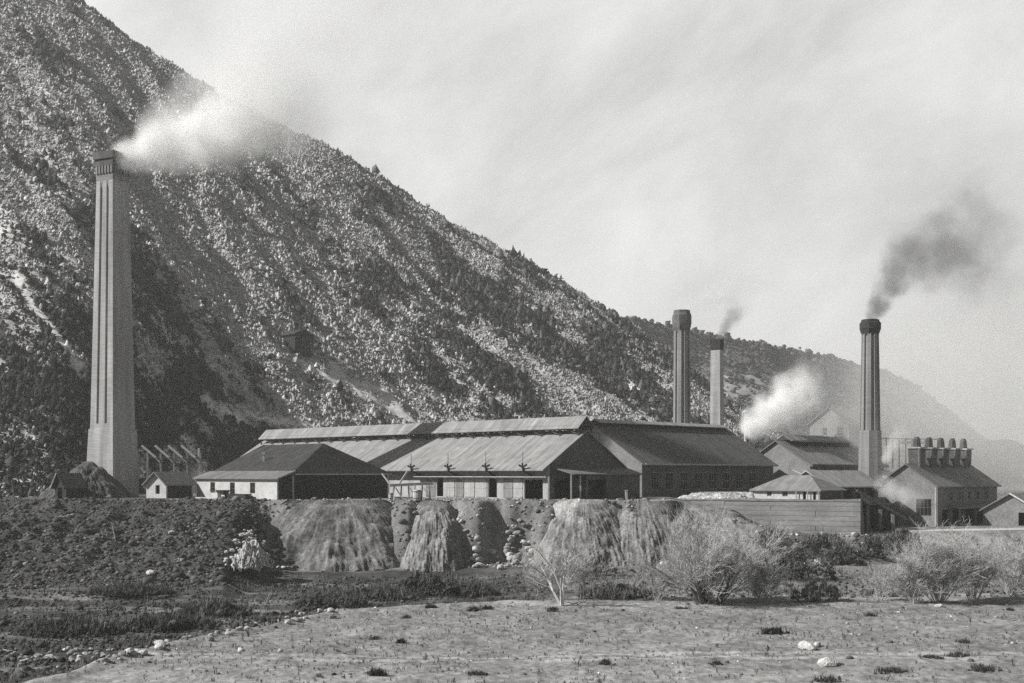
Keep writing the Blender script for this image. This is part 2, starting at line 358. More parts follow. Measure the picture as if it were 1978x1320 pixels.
DARKS = [(40, 900, 150, 55, 1.0), (860, 520, 30, 60, .4), (500, 330, 60, 40, .4), (90, 640, 110, 70, .9), (330, 770, 75, 60, 1.0), (930, 600, 85, 55, .8), (1120, 690, 120, 50, .9), (60, 470, 70, 60, .6), (1000, 720, 60, 40, .6), (680, 770, 60, 30, .7), (40, 800, 120, 50, .6),  # dark patches; the shade of the left gully is toned in with them
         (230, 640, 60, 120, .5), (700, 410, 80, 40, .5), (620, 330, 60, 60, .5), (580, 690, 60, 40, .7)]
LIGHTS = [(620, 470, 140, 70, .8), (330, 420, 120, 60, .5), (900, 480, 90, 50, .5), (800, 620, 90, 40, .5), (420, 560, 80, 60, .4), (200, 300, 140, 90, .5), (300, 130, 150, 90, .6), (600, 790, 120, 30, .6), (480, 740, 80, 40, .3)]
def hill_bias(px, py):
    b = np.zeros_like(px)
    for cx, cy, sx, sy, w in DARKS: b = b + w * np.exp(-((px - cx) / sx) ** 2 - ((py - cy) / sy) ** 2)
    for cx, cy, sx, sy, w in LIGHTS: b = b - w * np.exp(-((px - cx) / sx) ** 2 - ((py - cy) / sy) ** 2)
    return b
def build_hill():
    cols = np.concatenate([np.linspace(-2400, -300, 60)[:-1], np.arange(-300, 1701, 5)])
    ts = np.concatenate([[-.12, -.05], np.linspace(0, 1, 230), [1.02, 1.06, 1.15, 1.4, 1.9]])
    px, t = np.meshgrid(cols, ts); x, Y, z = hill_point(px, t)
    py = HY - (z - H) / Y * F
    a = x * .7071 + Y * .7071; b = x * .7071 - Y * .7071
    n = fbm(a * .22, b * .10, 131, 5); n2 = fbm(a * .05, b * .02, 137, 3)
    up = sstep(.2, .9, t)
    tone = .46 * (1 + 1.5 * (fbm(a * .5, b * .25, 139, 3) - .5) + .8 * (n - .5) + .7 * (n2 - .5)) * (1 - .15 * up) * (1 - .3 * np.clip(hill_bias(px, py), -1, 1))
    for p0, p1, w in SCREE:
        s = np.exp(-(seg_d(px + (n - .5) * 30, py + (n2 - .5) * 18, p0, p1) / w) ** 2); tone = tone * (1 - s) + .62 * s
    v = np.stack([x, Y, z], -1).reshape(-1, 3); nr, nc = px.shape; i = np.arange(nr * nc).reshape(nr, nc)
    f = np.stack([i[:-1, :-1], i[:-1, 1:], i[1:, 1:], i[1:, :-1]], -1).reshape(-1, 4)
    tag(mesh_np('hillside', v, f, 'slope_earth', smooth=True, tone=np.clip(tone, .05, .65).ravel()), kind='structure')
build_hill()
RIDGE2 = [(700, 640), (1000, 598), (1190, 606), (1240, 618), (1330, 638), (1400, 652), (1480, 664), (1600, 688), (1700, 713), (1760, 738), (1830, 790), (1900, 845), (1980, 880), (2200, 896), (3000, 900)]
RY2 = [(700, 620), (1200, 640), (1480, 760), (1600, 900), (1700, 1150), (1830, 1700), (2000, 2600), (3000, 3200)]
def hill2_point(px, t):
    ry = rows(px, RY2); by = 330 + (ry - 330) * .45; zr = H + (HY - rows(px, RIDGE2)) / F * ry
    Y = by + (ry - by) * t; tt = np.clip(t, 0, 1); z = 2 + (zr - 2) * tt ** 1.0; x = (px - CX) / F * Y
    env = np.sin(np.pi * tt) ** .7
    s = ry / 700
    z = z + env * ((fbm(x * .012 / s + 2, Y * .005 / s, 151, 3) - .5) * 30 * s + (fbm(x * .05 / s, Y * .03 / s, 157, 4) - .5) * 11 * s)
    z = z + (1 - env) * (t > .5) * (fbm(x * .08, Y * .08, 163, 3) - .5) * 5
    z = np.where(t > 1, z - (t - 1) * zr * 1.2, z); z = np.where(t < 0, z + t * 80, z)
    return x, Y, z
def build_hill2():
    cols = np.concatenate([np.arange(700, 2000, 7), np.linspace(2000, 3000, 40)]); ts = np.concatenate([[-.1], np.linspace(0, 1, 110), [1.05, 1.2, 1.6]])
    px, t = np.meshgrid(cols, ts); x, Y, z = hill2_point(px, t)
    n = fbm(x * .05, Y * .03, 171, 4); n2 = fbm(x * .015, Y * .01, 173, 3)
    tone = .3 * (1 + 1.2 * (n - .5) + .8 * (n2 - .5))
    v = np.stack([x, Y, z], -1).reshape(-1, 3); nr, nc = px.shape; i = np.arange(nr * nc).reshape(nr, nc)
    f = np.stack([i[:-1, :-1], i[:-1, 1:], i[1:, 1:], i[1:, :-1]], -1).reshape(-1, 4)
    tag(mesh_np('far_hills', v, f, 'far_slope', smooth=True, tone=np.clip(tone, .04, .5).ravel()), kind='structure')
build_hill2()

# ------------------------------------------------------------------ scrub
ICO_V = []; g_ = (1 + 5 ** .5) / 2
for a, b in ((-1, g_), (1, g_), (-1, -g_), (1, -g_)): ICO_V.append((a, b, 0))
for a, b in ((-1, g_), (1, g_), (-1, -g_), (1, -g_)): ICO_V.append((0, a, b))
for a, b in ((g_, -1), (g_, 1), (-g_, -1), (-g_, 1)): ICO_V.append((a, 0, b))
ICO_V = np.array(ICO_V) / math.hypot(1, g_)
ICO_F = np.array([(0, 11, 5), (0, 5, 1), (0, 1, 7), (0, 7, 10), (0, 10, 11), (1, 5, 9), (5, 11, 4), (11, 10, 2), (10, 7, 6), (7, 1, 8), (3, 9, 4), (3, 4, 2), (3, 2, 6), (3, 6, 8), (3, 8, 9), (4, 9, 5), (2, 4, 11), (6, 2, 10), (8, 6, 7), (9, 8, 1)])
OCT_V = np.array([(1, 0, 0), (-.5, .87, 0), (-.5, -.87, 0), (.3, .5, .9), (-.6, .05, .8), (.3, -.5, .75), (0, 0, 1.5), (0, 0, -.6)])
OCT_F = np.array([(0, 1, 3), (1, 4, 3), (1, 2, 4), (2, 5, 4), (2, 0, 5), (0, 3, 5), (3, 4, 6), (4, 5, 6), (5, 3, 6)])
def clumps(pos, size, tone, ragged=.45, squash=.8, low=False):
    """one ragged bush per position: a bent, spiky clump (20 faces, or 9 for those a pixel or two across)"""
    BV, BF = (OCT_V, OCT_F) if low else (ICO_V, ICO_F); nv = len(BV)
    n = len(pos); r = 1 + RNG.uniform(-ragged, ragged, (n, nv, 1))
    v = BV[None] * r * size[:, None, None]
    v[:, :, 2] *= squash; ang = RNG.uniform(0, 6.28, n); c, s = np.cos(ang), np.sin(ang)
    x = v[:, :, 0] * c[:, None] - v[:, :, 1] * s[:, None]; y = v[:, :, 0] * s[:, None] + v[:, :, 1] * c[:, None]
    v = np.stack([x, y, v[:, :, 2] + size[:, None] * squash * .45], -1) + pos[:, None, :]
    f = (BF[None] + (np.arange(n) * nv)[:, None, None]).reshape(-1, 3)
    tn = np.repeat(tone, nv) * np.clip(RNG.uniform(.75, 1.25, n * nv), .5, 1.5)
    return v.reshape(-1, 3), f, tn
def sprays(pos, size, tone, k=5, wid=1.0):
    """leafless upright brush: k thin blades fanned from one root"""
    n = len(pos); ang = RNG.uniform(0, 6.28, (n, k)); lean = RNG.uniform(.05, .6, (n, k)); h = size[:, None] * RNG.uniform(.7, 1.4, (n, k))
    d = np.stack([np.cos(ang) * lean, np.sin(ang) * lean, np.ones_like(ang)], -1) * h[..., None]
    w = np.stack([-np.sin(ang), np.cos(ang), 0 * ang], -1) * (size[:, None, None] * wid * RNG.uniform(.05, .13, (n, k, 1)))
    p = pos[:, None, :] + RNG.normal(0, .18, (n, k, 3)) * size[:, None, None]
    v = np.stack([p - w * .4, p + w * .4, p + d * .6 + w * 1.2, p + d, p + d * .6 - w * 1.2], 2).reshape(-1, 3)
    i = (np.arange(n * k) * 5)[:, None]
    f = np.concatenate([i + np.array([[0, 1, 2]]), i + np.array([[0, 2, 4]]), i + np.array([[4, 2, 3]])])
    return v, f, np.repeat(tone, k * 5)
def scatter_hill(n, seed):
    rg = np.random.default_rng(seed)
    px = rg.uniform(-500, 1560, n); t = rg.uniform(0.0, 1.0, n) ** 1.0
    x, Y, z = hill_point(px, t); py = HY - (z - H) / Y * F
    keep = rg.uniform(0, 1, n) < (Y / 430) ** 1.0
    return px[keep], t[keep], x[keep], Y[keep], z[keep], py[keep], rg
def build_hill_scrub():
    """pale leafless bushes and dark evergreen ones, closely mixed; the low sun does the rest"""
    px, t, x, Y, z, py, rg = scatter_hill(900000, 5)
    a = x * .7071 + Y * .7071; b = x * .7071 - Y * .7071
    big = fbm(a * .05, b * .02, 181, 3) - .5; fine = fbm(a * .45, b * .22, 191, 3) - .5; mid = fbm(a * .16, b * .07, 197, 3) - .5
    sc = np.zeros_like(px)
    for p0, p1, w in SCREE: sc = np.maximum(sc, np.exp(-(seg_d(px + 40 * mid, py + 25 * fine, p0, p1) / w) ** 2))
    dn = 1.0 * big + .85 * mid + .75 * fine + .42 * hill_bias(px, py) - .7 * sc - .14 * t
    n = len(px)
    kd = rg.uniform(.0, .60, n) < dn
    pos = np.stack([x, Y, z], -1); size = np.clip(rg.lognormal(-1.32, .45, n), .10, .8) * (Y / 280) ** .6
    tone = np.where(rg.uniform(0, 1, n) < .75, .022, .06) * rg.uniform(.6, 1.5, n) * (1 + .8 * t)  # scrub tone lifted up the slope, distance haze put into the colour
    V1 = clumps(pos[kd], size[kd] * 1.35, tone[kd], ragged=.7, squash=1.0, low=True)
    tag(mesh_np('hillside_scrub', V1[0], V1[1], 'leafage', tone=V1[2]), 'dark low scrub covering the pale stony mountainside', 'scrub', kind='stuff')
    kp = (~kd) & (rg.uniform(0, 1, n) < np.clip(.26 - .6 * dn - .05 * sstep(600, 1200, px), .02, .45)) & (rg.uniform(0, 1, n) > sc)
    V2 = clumps(pos[kp], size[kp] * (1.0 - .3 * t[kp]) * (1 - .2 * sstep(600, 1200, px[kp])), (.42 - .08 * sstep(500, 1200, px[kp])) * rg.uniform(.55, 1.3, kp.sum()), ragged=.7, squash=.95, low=True)  # pale tone fades to the right, imitating haze
    tag(mesh_np('hillside_brush', V2[0], V2[1], 'leafage', tone=V2[2]), 'pale leafless brush standing in tufts over the mountainside', 'brush', kind='stuff')
    # far hills
    rg = np.random.default_rng(8); n = 16000; px = rg.uniform(1100, 1850, n); t = rg.uniform(0, 1, n); x, Y, z = hill2_point(px, t)
    dn = fbm(x * .02, Y * .012, 211, 4); keep = rg.uniform(.3, .75, n) < dn; x, Y, z = x[keep], Y[keep], z[keep]
    V3 = clumps(np.stack([x, Y, z], -1), rg.lognormal(.1, .4, len(x)) * (Y / 700) ** .7, .08 * rg.uniform(.6, 1.5, len(x)))
    tag(mesh_np('far_scrub', V3[0], V3[1], 'leafage', tone=V3[2]), 'dark scrub dotted over the hazy hills beyond the works', 'scrub', kind='stuff')
build_hill_scrub()
# ------------------------------------------------------------------ buildings
def wall_face(mb, O, U, L, z0, z1, opens, th, inward):
    """a wall of thickness th from O along unit U; openings (u0,u1,z0,z1) are real holes with reveals"""
    us = sorted({0, L, *[o[0] for o in opens], *[o[1] for o in opens]}); zs = sorted({z0, z1, *[o[2] for o in opens], *[o[3] for o in opens]})
    us = [u for u in us if 0 <= u <= L]; zs = [z for z in zs if z0 <= z <= z1]
    hole = lambda u, z: any(o[0] < u < o[1] and o[2] < z < o[3] for o in opens)
    n = inward * th; pt = lambda u, z, k: Vector(O) + U * u + Zv * z + n * k
    nu, nz = len(us) - 1, len(zs) - 1
    S = [[not hole((us[i] + us[i + 1]) / 2, (zs[j] + zs[j + 1]) / 2) for j in range(nz)] for i in range(nu)]
    at = lambda i, j: 0 <= i < nu and 0 <= j < nz and S[i][j]
    for i in range(nu):
        for j in range(nz):
            if not S[i][j]: continue
            a, b, c, d = us[i], us[i + 1], zs[j], zs[j + 1]
            mb.add([pt(a, c, 0), pt(b, c, 0), pt(b, d, 0), pt(a, d, 0)], [(0, 1, 2, 3)])
            mb.add([pt(a, c, 1), pt(b, c, 1), pt(b, d, 1), pt(a, d, 1)], [(3, 2, 1, 0)])
            if not at(i - 1, j): mb.add([pt(a, c, 0), pt(a, d, 0), pt(a, d, 1), pt(a, c, 1)], [(0, 1, 2, 3)])
            if not at(i + 1, j): mb.add([pt(b, c, 0), pt(b, c, 1), pt(b, d, 1), pt(b, d, 0)], [(0, 1, 2, 3)])
            if not at(i, j - 1): mb.add([pt(a, c, 0), pt(a, c, 1), pt(b, c, 1), pt(b, c, 0)], [(0, 1, 2, 3)])
            if not at(i, j + 1): mb.add([pt(a, d, 0), pt(b, d, 0), pt(b, d, 1), pt(a, d, 1)], [(0, 1, 2, 3)])
class Shed:
    """corner = near corner between the front (facing -q) and the side (facing r). u runs back along -r, v runs back along q"""
    def __init__(s, name, label, cat, px, Y, zb, L, W, he, hr, axis, wall_m, roof_m, front=(), side=(), ov=.6, oe=.5, hip=(0, 0), th=.25, roof_t=.16, group=None, skirt=1.2, side_m=None, U=None, V=None):
        s.U = U or -Rv; s.V = V or Qv; x = PX_TO_X(px, Y); s.O = Vector((x, Y, zb)); s.L, s.W, s.he, s.hr, s.axis = L, W, he, hr, axis
        s.t = thing(name, label, cat, s.O, group)
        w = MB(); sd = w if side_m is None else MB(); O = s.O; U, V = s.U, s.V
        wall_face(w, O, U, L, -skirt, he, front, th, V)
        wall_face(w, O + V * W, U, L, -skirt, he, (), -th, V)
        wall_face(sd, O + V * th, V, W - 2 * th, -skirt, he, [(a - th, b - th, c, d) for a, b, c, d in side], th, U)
        wall_face(w, O + U * L + V * th, V, W - 2 * th, -skirt, he, (), -th, U)
        ov_, k = ov, (hr - he)
        if axis == 'r':
            half = W / 2; drop = k / half * ov
            if not hip[0]: s._gable(sd, O, V, W, he, hr, U, th)
            if not hip[1]: s._gable(w, O + U * (L - th), V, W, he, hr, U, th)
            u0, u1 = (-oe, L + oe)
            h0 = hip[0] if hip[0] else 0; h1 = hip[1] if hip[1] else 0
            A = lambda u, v, z: O + U * u + V * v + Zv * (z + roof_t)
            vs = [A(u0, -ov, he - drop), A(u1, -ov, he - drop), A(u1, W + ov, he - drop), A(u0, W + ov, he - drop), A(u0 + (h0 + oe if h0 else 0), half, hr), A(u1 - (h1 + oe if h1 else 0), half, hr)]
            fs = [(0, 4, 5, 1), (3, 2, 5, 4)]
            if h0: fs.append((0, 3, 4))
            if h1: fs.append((1, 5, 2))
        else:
            half = L / 2; drop = k / half * ov
            if not hip[0]: s._gable(w, O, U, L, he, hr, V, th)
            if not hip[1]: s._gable(w, O + V * (W - th), U, L, he, hr, V, th)
            A = lambda u, v, z: O + U * u + V * v + Zv * (z + roof_t)
            v0, v1 = -oe, W + oe; h0, h1 = hip
            vs = [A(-ov, v0, he - drop), A(-ov, v1, he - drop), A(L + ov, v1, he - drop), A(L + ov, v0, he - drop), A(half, v0 + (h0 + oe if h0 else 0), hr), A(half, v1 - (h1 + oe if h1 else 0), hr)]
            fs = [(0, 1, 5, 4), (3, 4, 5, 2)]
            if h0: fs.append((0, 4, 3))
            if h1: fs.append((1, 2, 5))
        s.wall = w.build('wall', wall_m, s.t, fix=True)
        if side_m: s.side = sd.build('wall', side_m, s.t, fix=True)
        s.roof = MB().slab(vs, fs, roof_t).build('roof', roof_m, s.t)
    def _gable(s, mb, O, V, W, he, hr, N, th):
        a = [O + Zv * he, O + V * W + Zv * he, O + V * (W / 2) + Zv * hr]; b = [p + N * th for p in a]
        mb.add(a + b, [(0, 1, 2), (5, 4, 3), (0, 2, 5, 3), (1, 4, 5, 2)])
    def pt(s, u, v, z): return s.O + s.U * u + s.V * v + Zv * z
    def window(s, face, a, b, z0, z1, frame_m='board', bars=1, name='window'):
        """sash set into an opening, 8 cm behind the wall face; pane is a sub-part"""
        A, N = (s.U, s.V) if face == 'front' else (s.V, s.U)
        o = s.O + A * a + N * .08 + Zv * z0; w, h = b - a, z1 - z0; f = .1; m = MB()
        m.box(o, A * f, N * .08, Zv * h); m.box(o + A * (w - f), A * f, N * .08, Zv * h)
        m.box(o + A * f, A * (w - 2 * f), N * .08, Zv * f); m.box(o + A * f + Zv * (h - f), A * (w - 2 * f), N * .08, Zv * f)
        for k in range(bars): m.box(o + A * (w * (k + 1) / (bars + 1) - .03) + Zv * f, A * .06, N * .06, Zv * (h - 2 * f))
        m.box(o + A * f + Zv * (h / 2 - .03) + N * .01, A * (w - 2 * f), N * .04, Zv * .06)
        fr = m.build(name, frame_m, s.t)
        MB().box(o + A * f * .5 + N * .045 + Zv * f * .5, A * (w - f), N * .01, Zv * (h - f)).build('pane', 'dark_glass', fr)
    def door(s, face, a, b, z0, z1, m='pale_board', proud=.07):
        A, N = (s.U, s.V) if face == 'front' else (s.V, s.U)
        o = s.O + A * a - N * proud + Zv * z0; w, h = b - a, z1 - z0; mb = MB(); n = max(3, int(w / .35))
        for k in range(n): mb.box(o + A * (w * k / n + .008), A * (w / n - .016), N * .045, Zv * h)
        bt = mb
        for zz in (.12, h * .5, h - .3): bt.box(o + A * .03 - N * .035 + Zv * zz, A * (w - .06), N * .033, Zv * .16)
        mb.build('door', m, s.t)
def monitor(shed, u0, u1, half, ze, zr, m_roof, post_m, step=3.2, base=None, ovl=.45):
    """open ridge ventilator along the ridge: posts, sill and a small roof"""
    s = shed; O, U, V = s.O, s.U, s.V
    if s.axis == 'r': A, B, L0, mid = U, V, s.L, s.W / 2
    else: A, B, L0, mid = V, U, s.W, s.L / 2
    g = lambda a, b, z: O + A * a + B * (mid + b) + Zv * z
    e = half + ovl; dz = (zr - ze) / half * ovl
    vs = [g(u0, -e, ze - dz), g(u1, -e, ze - dz), g(u1, e, ze - dz), g(u0, e, ze - dz), g(u0, 0, zr), g(u1, 0, zr)]
    mon = MB().slab(vs, [(0, 4, 5, 1), (3, 2, 5, 4)], .12).build('monitor_roof', m_roof, s.t)
    slope = (s.hr - s.he) / (mid); zs = s.hr - slope * half
    n = int((u1 - u0) / step); ps = MB()
    for k in range(n + 1):
        a = u0 + .3 + (u1 - u0 - .6) * k / n
        for sg in (-1, 1): ps.beam(g(a, sg * half, zs - .05), g(a, sg * half, ze - .1), .2)
        if k < n:
            a2 = u0 + .3 + (u1 - u0 - .6) * (k + 1) / n
            for sg in (-1, 1): ps.beam(g(a, sg * half, zs + .3), g(a2, sg * half, ze - .25), .12)
    for sg in (-1, 1): ps.beam(g(u0, sg * half, ze - .15), g(u1, sg * half, ze - .15), .18); 
    ps.build('monitor_frame', post_m, s.t)
    for a in (u0 + .1, u1 - .1):
        t = MB(); d = A * .08
        p = [g(a, -half, ze - .1), g(a, half, ze - .1), g(a, 0, zr - .14)]; t.add(p + [q + d for q in p], [(0, 1, 2), (5, 4, 3), (0, 2, 5, 3), (1, 4, 5, 2), (0, 3, 4, 1)]); t.build('monitor_end', 'dark_wood', s.t)

# --- the long furnace shed; its near gable faces r
# wall line is 1.3 m inside the eave line; ground coordinates from the survey
A_L, A_W = 76.0, 17.2
AO = Vector((3.75, 160, PLAT)) + Qv * 1.4
apx, aY = CX + AO.x / AO.y * F, AO.y
fr_open = [(9.6, 11.3, .15, 2.75), (20.5, 21.9, .15, 2.75), (1.0, 4.4, -.6, 2.6)]
SA = Shed('furnace_shed', 'longest shed, pale sheet roof with an open ridge ventilator and a near gable darkened for its shade', 'shed', apx, aY, PLAT, A_L, A_W - 2.8, 3.95 + .75, 9.1, 'r', 'pale_board', 'roof_light',
          front=fr_open, side=[(1.2, 4.6, -.3, 2.7)], ov=1.55, oe=.5, side_m='gable_wall')  # gable coloured darker than the front to carry its shade
monitor(SA, -.3, 75.6, 1.25, 9.95, 11.15, 'roof_light', 'dark_wood', step=3.4)
for a, b, m in ((4.65, 6.3, 'pale_board'), (6.5, 8.3, 'board'), (11.5, 13.7, 'pale_board'), (14.0, 15.9, 'pale_board'), (16.2, 17.9, 'board'), (18.1, 19.9, 'pale_board'), (22.2, 24.2, 'board')):
    SA.door('front', a, b, .1, 2.7, m)
m = MB(); m.beam(SA.pt(-.4, -.45, 2.95), SA.pt(26, -.45, 2.95), .9, .1); m.build('door_rail', 'pale_wood', SA.t)
for a in (-.2, 3.0, 9.3, 16, 22.6): MB().beam(SA.pt(a, -.1, 2.4), SA.pt(a, -.85, 2.87), .1).build('rail_bracket', 'pale_wood', SA.t)
for a in (3.0, 10.0, 17.6, 25.5):
    m = MB(); b0 = SA.pt(a, -1.7, 3.9); m.beam(SA.pt(a, -.0, 3.0), b0, .22); m.beam(b0, b0 + Zv * .9 - Qv * .1 , .2)
    m.beam(b0 + Rv * -.7 + Zv * .6, b0 + Zv * .35, .22); m.beam(b0 + Rv * .7 + Zv * .65, b0 + Zv * .35, .22); m.build('eave_strut', 'black_wood_and_shade', SA.t)
    MB().beam(b0 + Zv * .8, b0 + Zv * 2.3, .07).build('stay_pole', 'dark_wood', SA.t)
# lean-to on the near gable
lt = MB(); o = SA.pt(0, -1.0, 0)
q0, q1 = SA.pt(-.02, .3, 4.35), SA.pt(-.02, 15.2, 4.35); e0, e1 = SA.pt(-3.4, 1.2, 3.35), SA.pt(-3.4, 15.4, 3.35)
lt.slab([q0, q1, e1, e0], [(0, 3, 2, 1)], .14); lt.build('lean_to_roof', 'roof_mid', SA.t)
ltw = MB(); wall_face(ltw, SA.pt(-2.9, 4.2, 0), Qv, 11.0, -1, 3.3, [(0.3, 4.0, .0, 2.6)], .2, -Rv); wall_face(ltw, SA.pt(-2.9, 15.2, 0), -Rv, 2.7, -1, 3.4, [], .2, -Qv); ltw.build('lean_to_wall', 'dark_wall', SA.t)
for v in (.6, 2.4): MB().beam(SA.pt(-2.9, v + .6, -1.2), SA.pt(-2.9, v + .6, 3.3), .2).build('lean_to_post', 'pale_wood', SA.t)
# loading dock at the near corner
d = thing('loading_dock', 'dark timber loading dock under the near corner of the pale roofed shed', 'dock', SA.pt(0, -2, -.8))
m = MB(); m.box(SA.pt(5.0, -2.6, -.22), Rv * 7.5, Qv * 2.4, Zv * .2); m.build('deck', 'dark_wood', d)
for u in (4.6, 2.2, -.2, -2.2): MB().beam(SA.pt(u, -2.45, -1.9), SA.pt(u, -2.45, -.2), .24).build('post', 'pale_wood', d)
MB().beam(SA.pt(-2.3, -2.4, -1.4), SA.pt(-2.3, -2.4, 3.0), .2).build('mast', 'pale_wood', d)

# --- dark tarred house with white lean-to front at the left
SD = Shed('tarred_house', 'house with a black tarred hip roof, white lean-to front and side wall blackened for its shade', 'house', 565, 162, PLAT, 19.8, 16.2, 3.4, 7.4, 'r', 'white_paint', 'roof_tar', hip=(4.2, .8), ov=.3, oe=.3, side_m='black_wood_and_shade', skirt=1.0)  # side wall is black in place of the shade falling on it
# lean-to front: its own low wall 2.6 m ahead of the house wall
lo = MB(); O = SD.pt(0, -2.4, 0)
fo = [(5.1, 6.3, .75, 2.2), (10.0, 11.2, .55, 2.2), (15.0, 16.2, .75, 2.2)]
wall_face(lo, O, -Rv, 19.8, -1, 2.75, fo, .2, Qv); wall_face(lo, O + -Rv * 19.6 + Qv * .2, Qv, 2.2, -1, 2.75, [], .2, -Rv); lo.build('lean_to_wall', 'white_paint', SD.t)
ls = MB(); wall_face(ls, O + Qv * .2, Qv, 2.18, -1, 2.75, [], .2, -Rv); ls.build('lean_to_side', 'black_wood_and_shade', SD.t)  # end of the white lean-to, its shade put into the colour
lr = MB(); lr.slab([O + Qv * -.45 + Rv * .4 + Zv * 2.78, O - Rv * 20.2 - Qv * .45 + Zv * 2.78, O - Rv * 20.2 + Qv * 2.38 + Zv * 3.75, O + Rv * .4 + Qv * 2.38 + Zv * 3.75], [(0, 3, 2, 1)], .13); lr.build('lean_to_roof', 'roof_mid', SD.t)
OO = SD.O; SD.O = OO - Qv * 2.4
for a, b, z0, z1 in fo: SD.window('front', a, b, z0, z1, 'dark_wood')
SD.O = OO
MB().beam(SD.pt(-.45, -2.8, 2.72), SD.pt(-.45, .1, 3.7), .1, .22).build('barge_board', 'white_paint', SD.t)
MB().beam(SD.pt(-.42, .1, 3.3), SD.pt(-.42, 16.4, 3.3), .1, .2).build('fascia', 'pale_wood', SD.t)
m = MB(); p = SD.pt(11.5, 3.2, 5.2); m.beam(p - Zv * .6, p + Zv * .9, .28); m.beam(p + Zv * .85, p + Zv * 1.2, .5); m.build('stove_pipe', 'light_wall', SD.t)
hc = thing('handcart', 'dark handcart standing against the white lean-to front', 'cart', SD.pt(11.4, -3.4, 0))
b = MB(); b.hexa([SD.pt(u, v, .55) for u, v in ((10.6, -3.8), (12.0, -3.8), (12.0, -3.1), (10.6, -3.1))], [SD.pt(u, v, 1.15) for u, v in ((10.3, -4.0), (12.2, -4.0), (12.2, -2.9), (10.3, -2.9))]); b.build('box', 'black_wood_and_shade', hc)
for v in (-4.02, -2.92): MB().tube([SD.pt(11.3, v, .4), SD.pt(11.3, v + .08, .4)], [.42, .42], 14).build('wheel', 'dark_wood', hc)
for v in (-3.9, -3.0): MB().beam(SD.pt(12.2, v, .9), SD.pt(14.0, v, 1.15), .09).build('handle', 'dark_wood', hc)
cp_ = thing('timber_pile', 'low black pile of sawn timber before the white lean-to, right of the handcart', 'timber', SD.pt(7, -3.6, 0)); m = MB()
for j in range(3):
    for k in range(4): o_ = SD.pt(4.8 + random.uniform(0, .5), -4.0 + k * .3, j * .24 - .02); m.box(o_, -Rv * random.uniform(3.4, 4.4), Qv * .26, Zv * .22)
m.build('stack', 'black_wood_and_shade', cp_)
pk = thing('plank', 'pale plank lying along the terrace edge below the white lean-to', 'plank', SD.pt(13, -4.9, 0)); MB().box(SD.pt(10.5, -4.9, -.05), -Rv * 5.5, Qv * .5, Zv * .22).build('board', 'pale_wood', pk)

# --- big dark building behind, ridge along q
BO = Vector((19.1, 178, PLAT)) + -Rv * .5
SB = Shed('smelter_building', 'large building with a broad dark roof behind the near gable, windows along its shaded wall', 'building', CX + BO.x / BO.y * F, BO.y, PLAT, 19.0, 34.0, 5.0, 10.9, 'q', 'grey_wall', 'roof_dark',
          side=[(v, v + 1.9, 1.0, 3.6) for v in (2.2, 5.6, 9.2, 12.8, 16.4, 20.0, 23.6, 27.2)], ov=.7, oe=.4, side_m='dark_wall')  # side wall toned below the front, shade put into its colour
for v in (2.2, 5.6, 9.2, 12.8, 16.4, 20.0, 23.6, 27.2): SB.window('side', v, v + 1.9, 1.0, 3.6, 'pale_board', bars=2)
monitor(SB, .4, 33.2, .7, 11.25, 11.6, 'roof_pale_q', 'dark_wood', step=1.6, ovl=.3)
MB().beam(SB.pt(-.72, 0, 4.75), SB.pt(-.72, 34.3, 4.75), .12, .25).build('eave_gutter', 'pale_wood', SB.t)

# --- next building to the right, grey roof with a dark slot vent
EO = Vector((49.9, 207, PLAT))
SE = Shed('converter_building', 'grey roofed building behind the right chimney, with a dark slot vent under its ridge', 'building', CX + EO.x / EO.y * F, EO.y, PLAT, 13.0, 25.0, 4.9, 8.9, 'q', 'grey_wall', 'roof_grey_q', ov=.6, side_m='grey_wall')
monitor(SE, 2.0, 22, 1.3, 9.3, 10.1, 'roof_grey_q', 'black_wood_and_shade', step=2.5)
m = MB(); m.beam(SE.pt(5.0, 2.5, 8.75), SE.pt(5.0, 21.5, 8.75), .1, .9); m.build('vent_slot', 'soot', SE.t)
MB().beam(SE.pt(-.75, -.4, 4.7), SE.pt(-.75, 25.4, 4.7), .14, .5).build('eave_gutter', 'dark_wood', SE.t)
m = MB(); m.slab([SE.pt(-.3, -6, 4.1), SE.pt(-.3, 25, 4.1), SE.pt(-4.2, 25, 2.6), SE.pt(-4.2, -6, 2.6)], [(0, 3, 2, 1)], .15); m.build('lean_to_roof', 'roof_pale_q', SE.t)
m = MB(); wall_face(m, SE.pt(-3.9, -5.8, 0), Qv, 30, -1, 2.65, [(3, 6, 0, 2), (11, 14, 0, 2), (20, 22, 0, 2)], .2, -Rv); wall_face(m, SE.pt(-3.7, -5.8, 0), -Rv, 3.4, -1, 3.0, [], .2, Qv); m.build('lean_to_wall', 'gable_wall', SE.t)

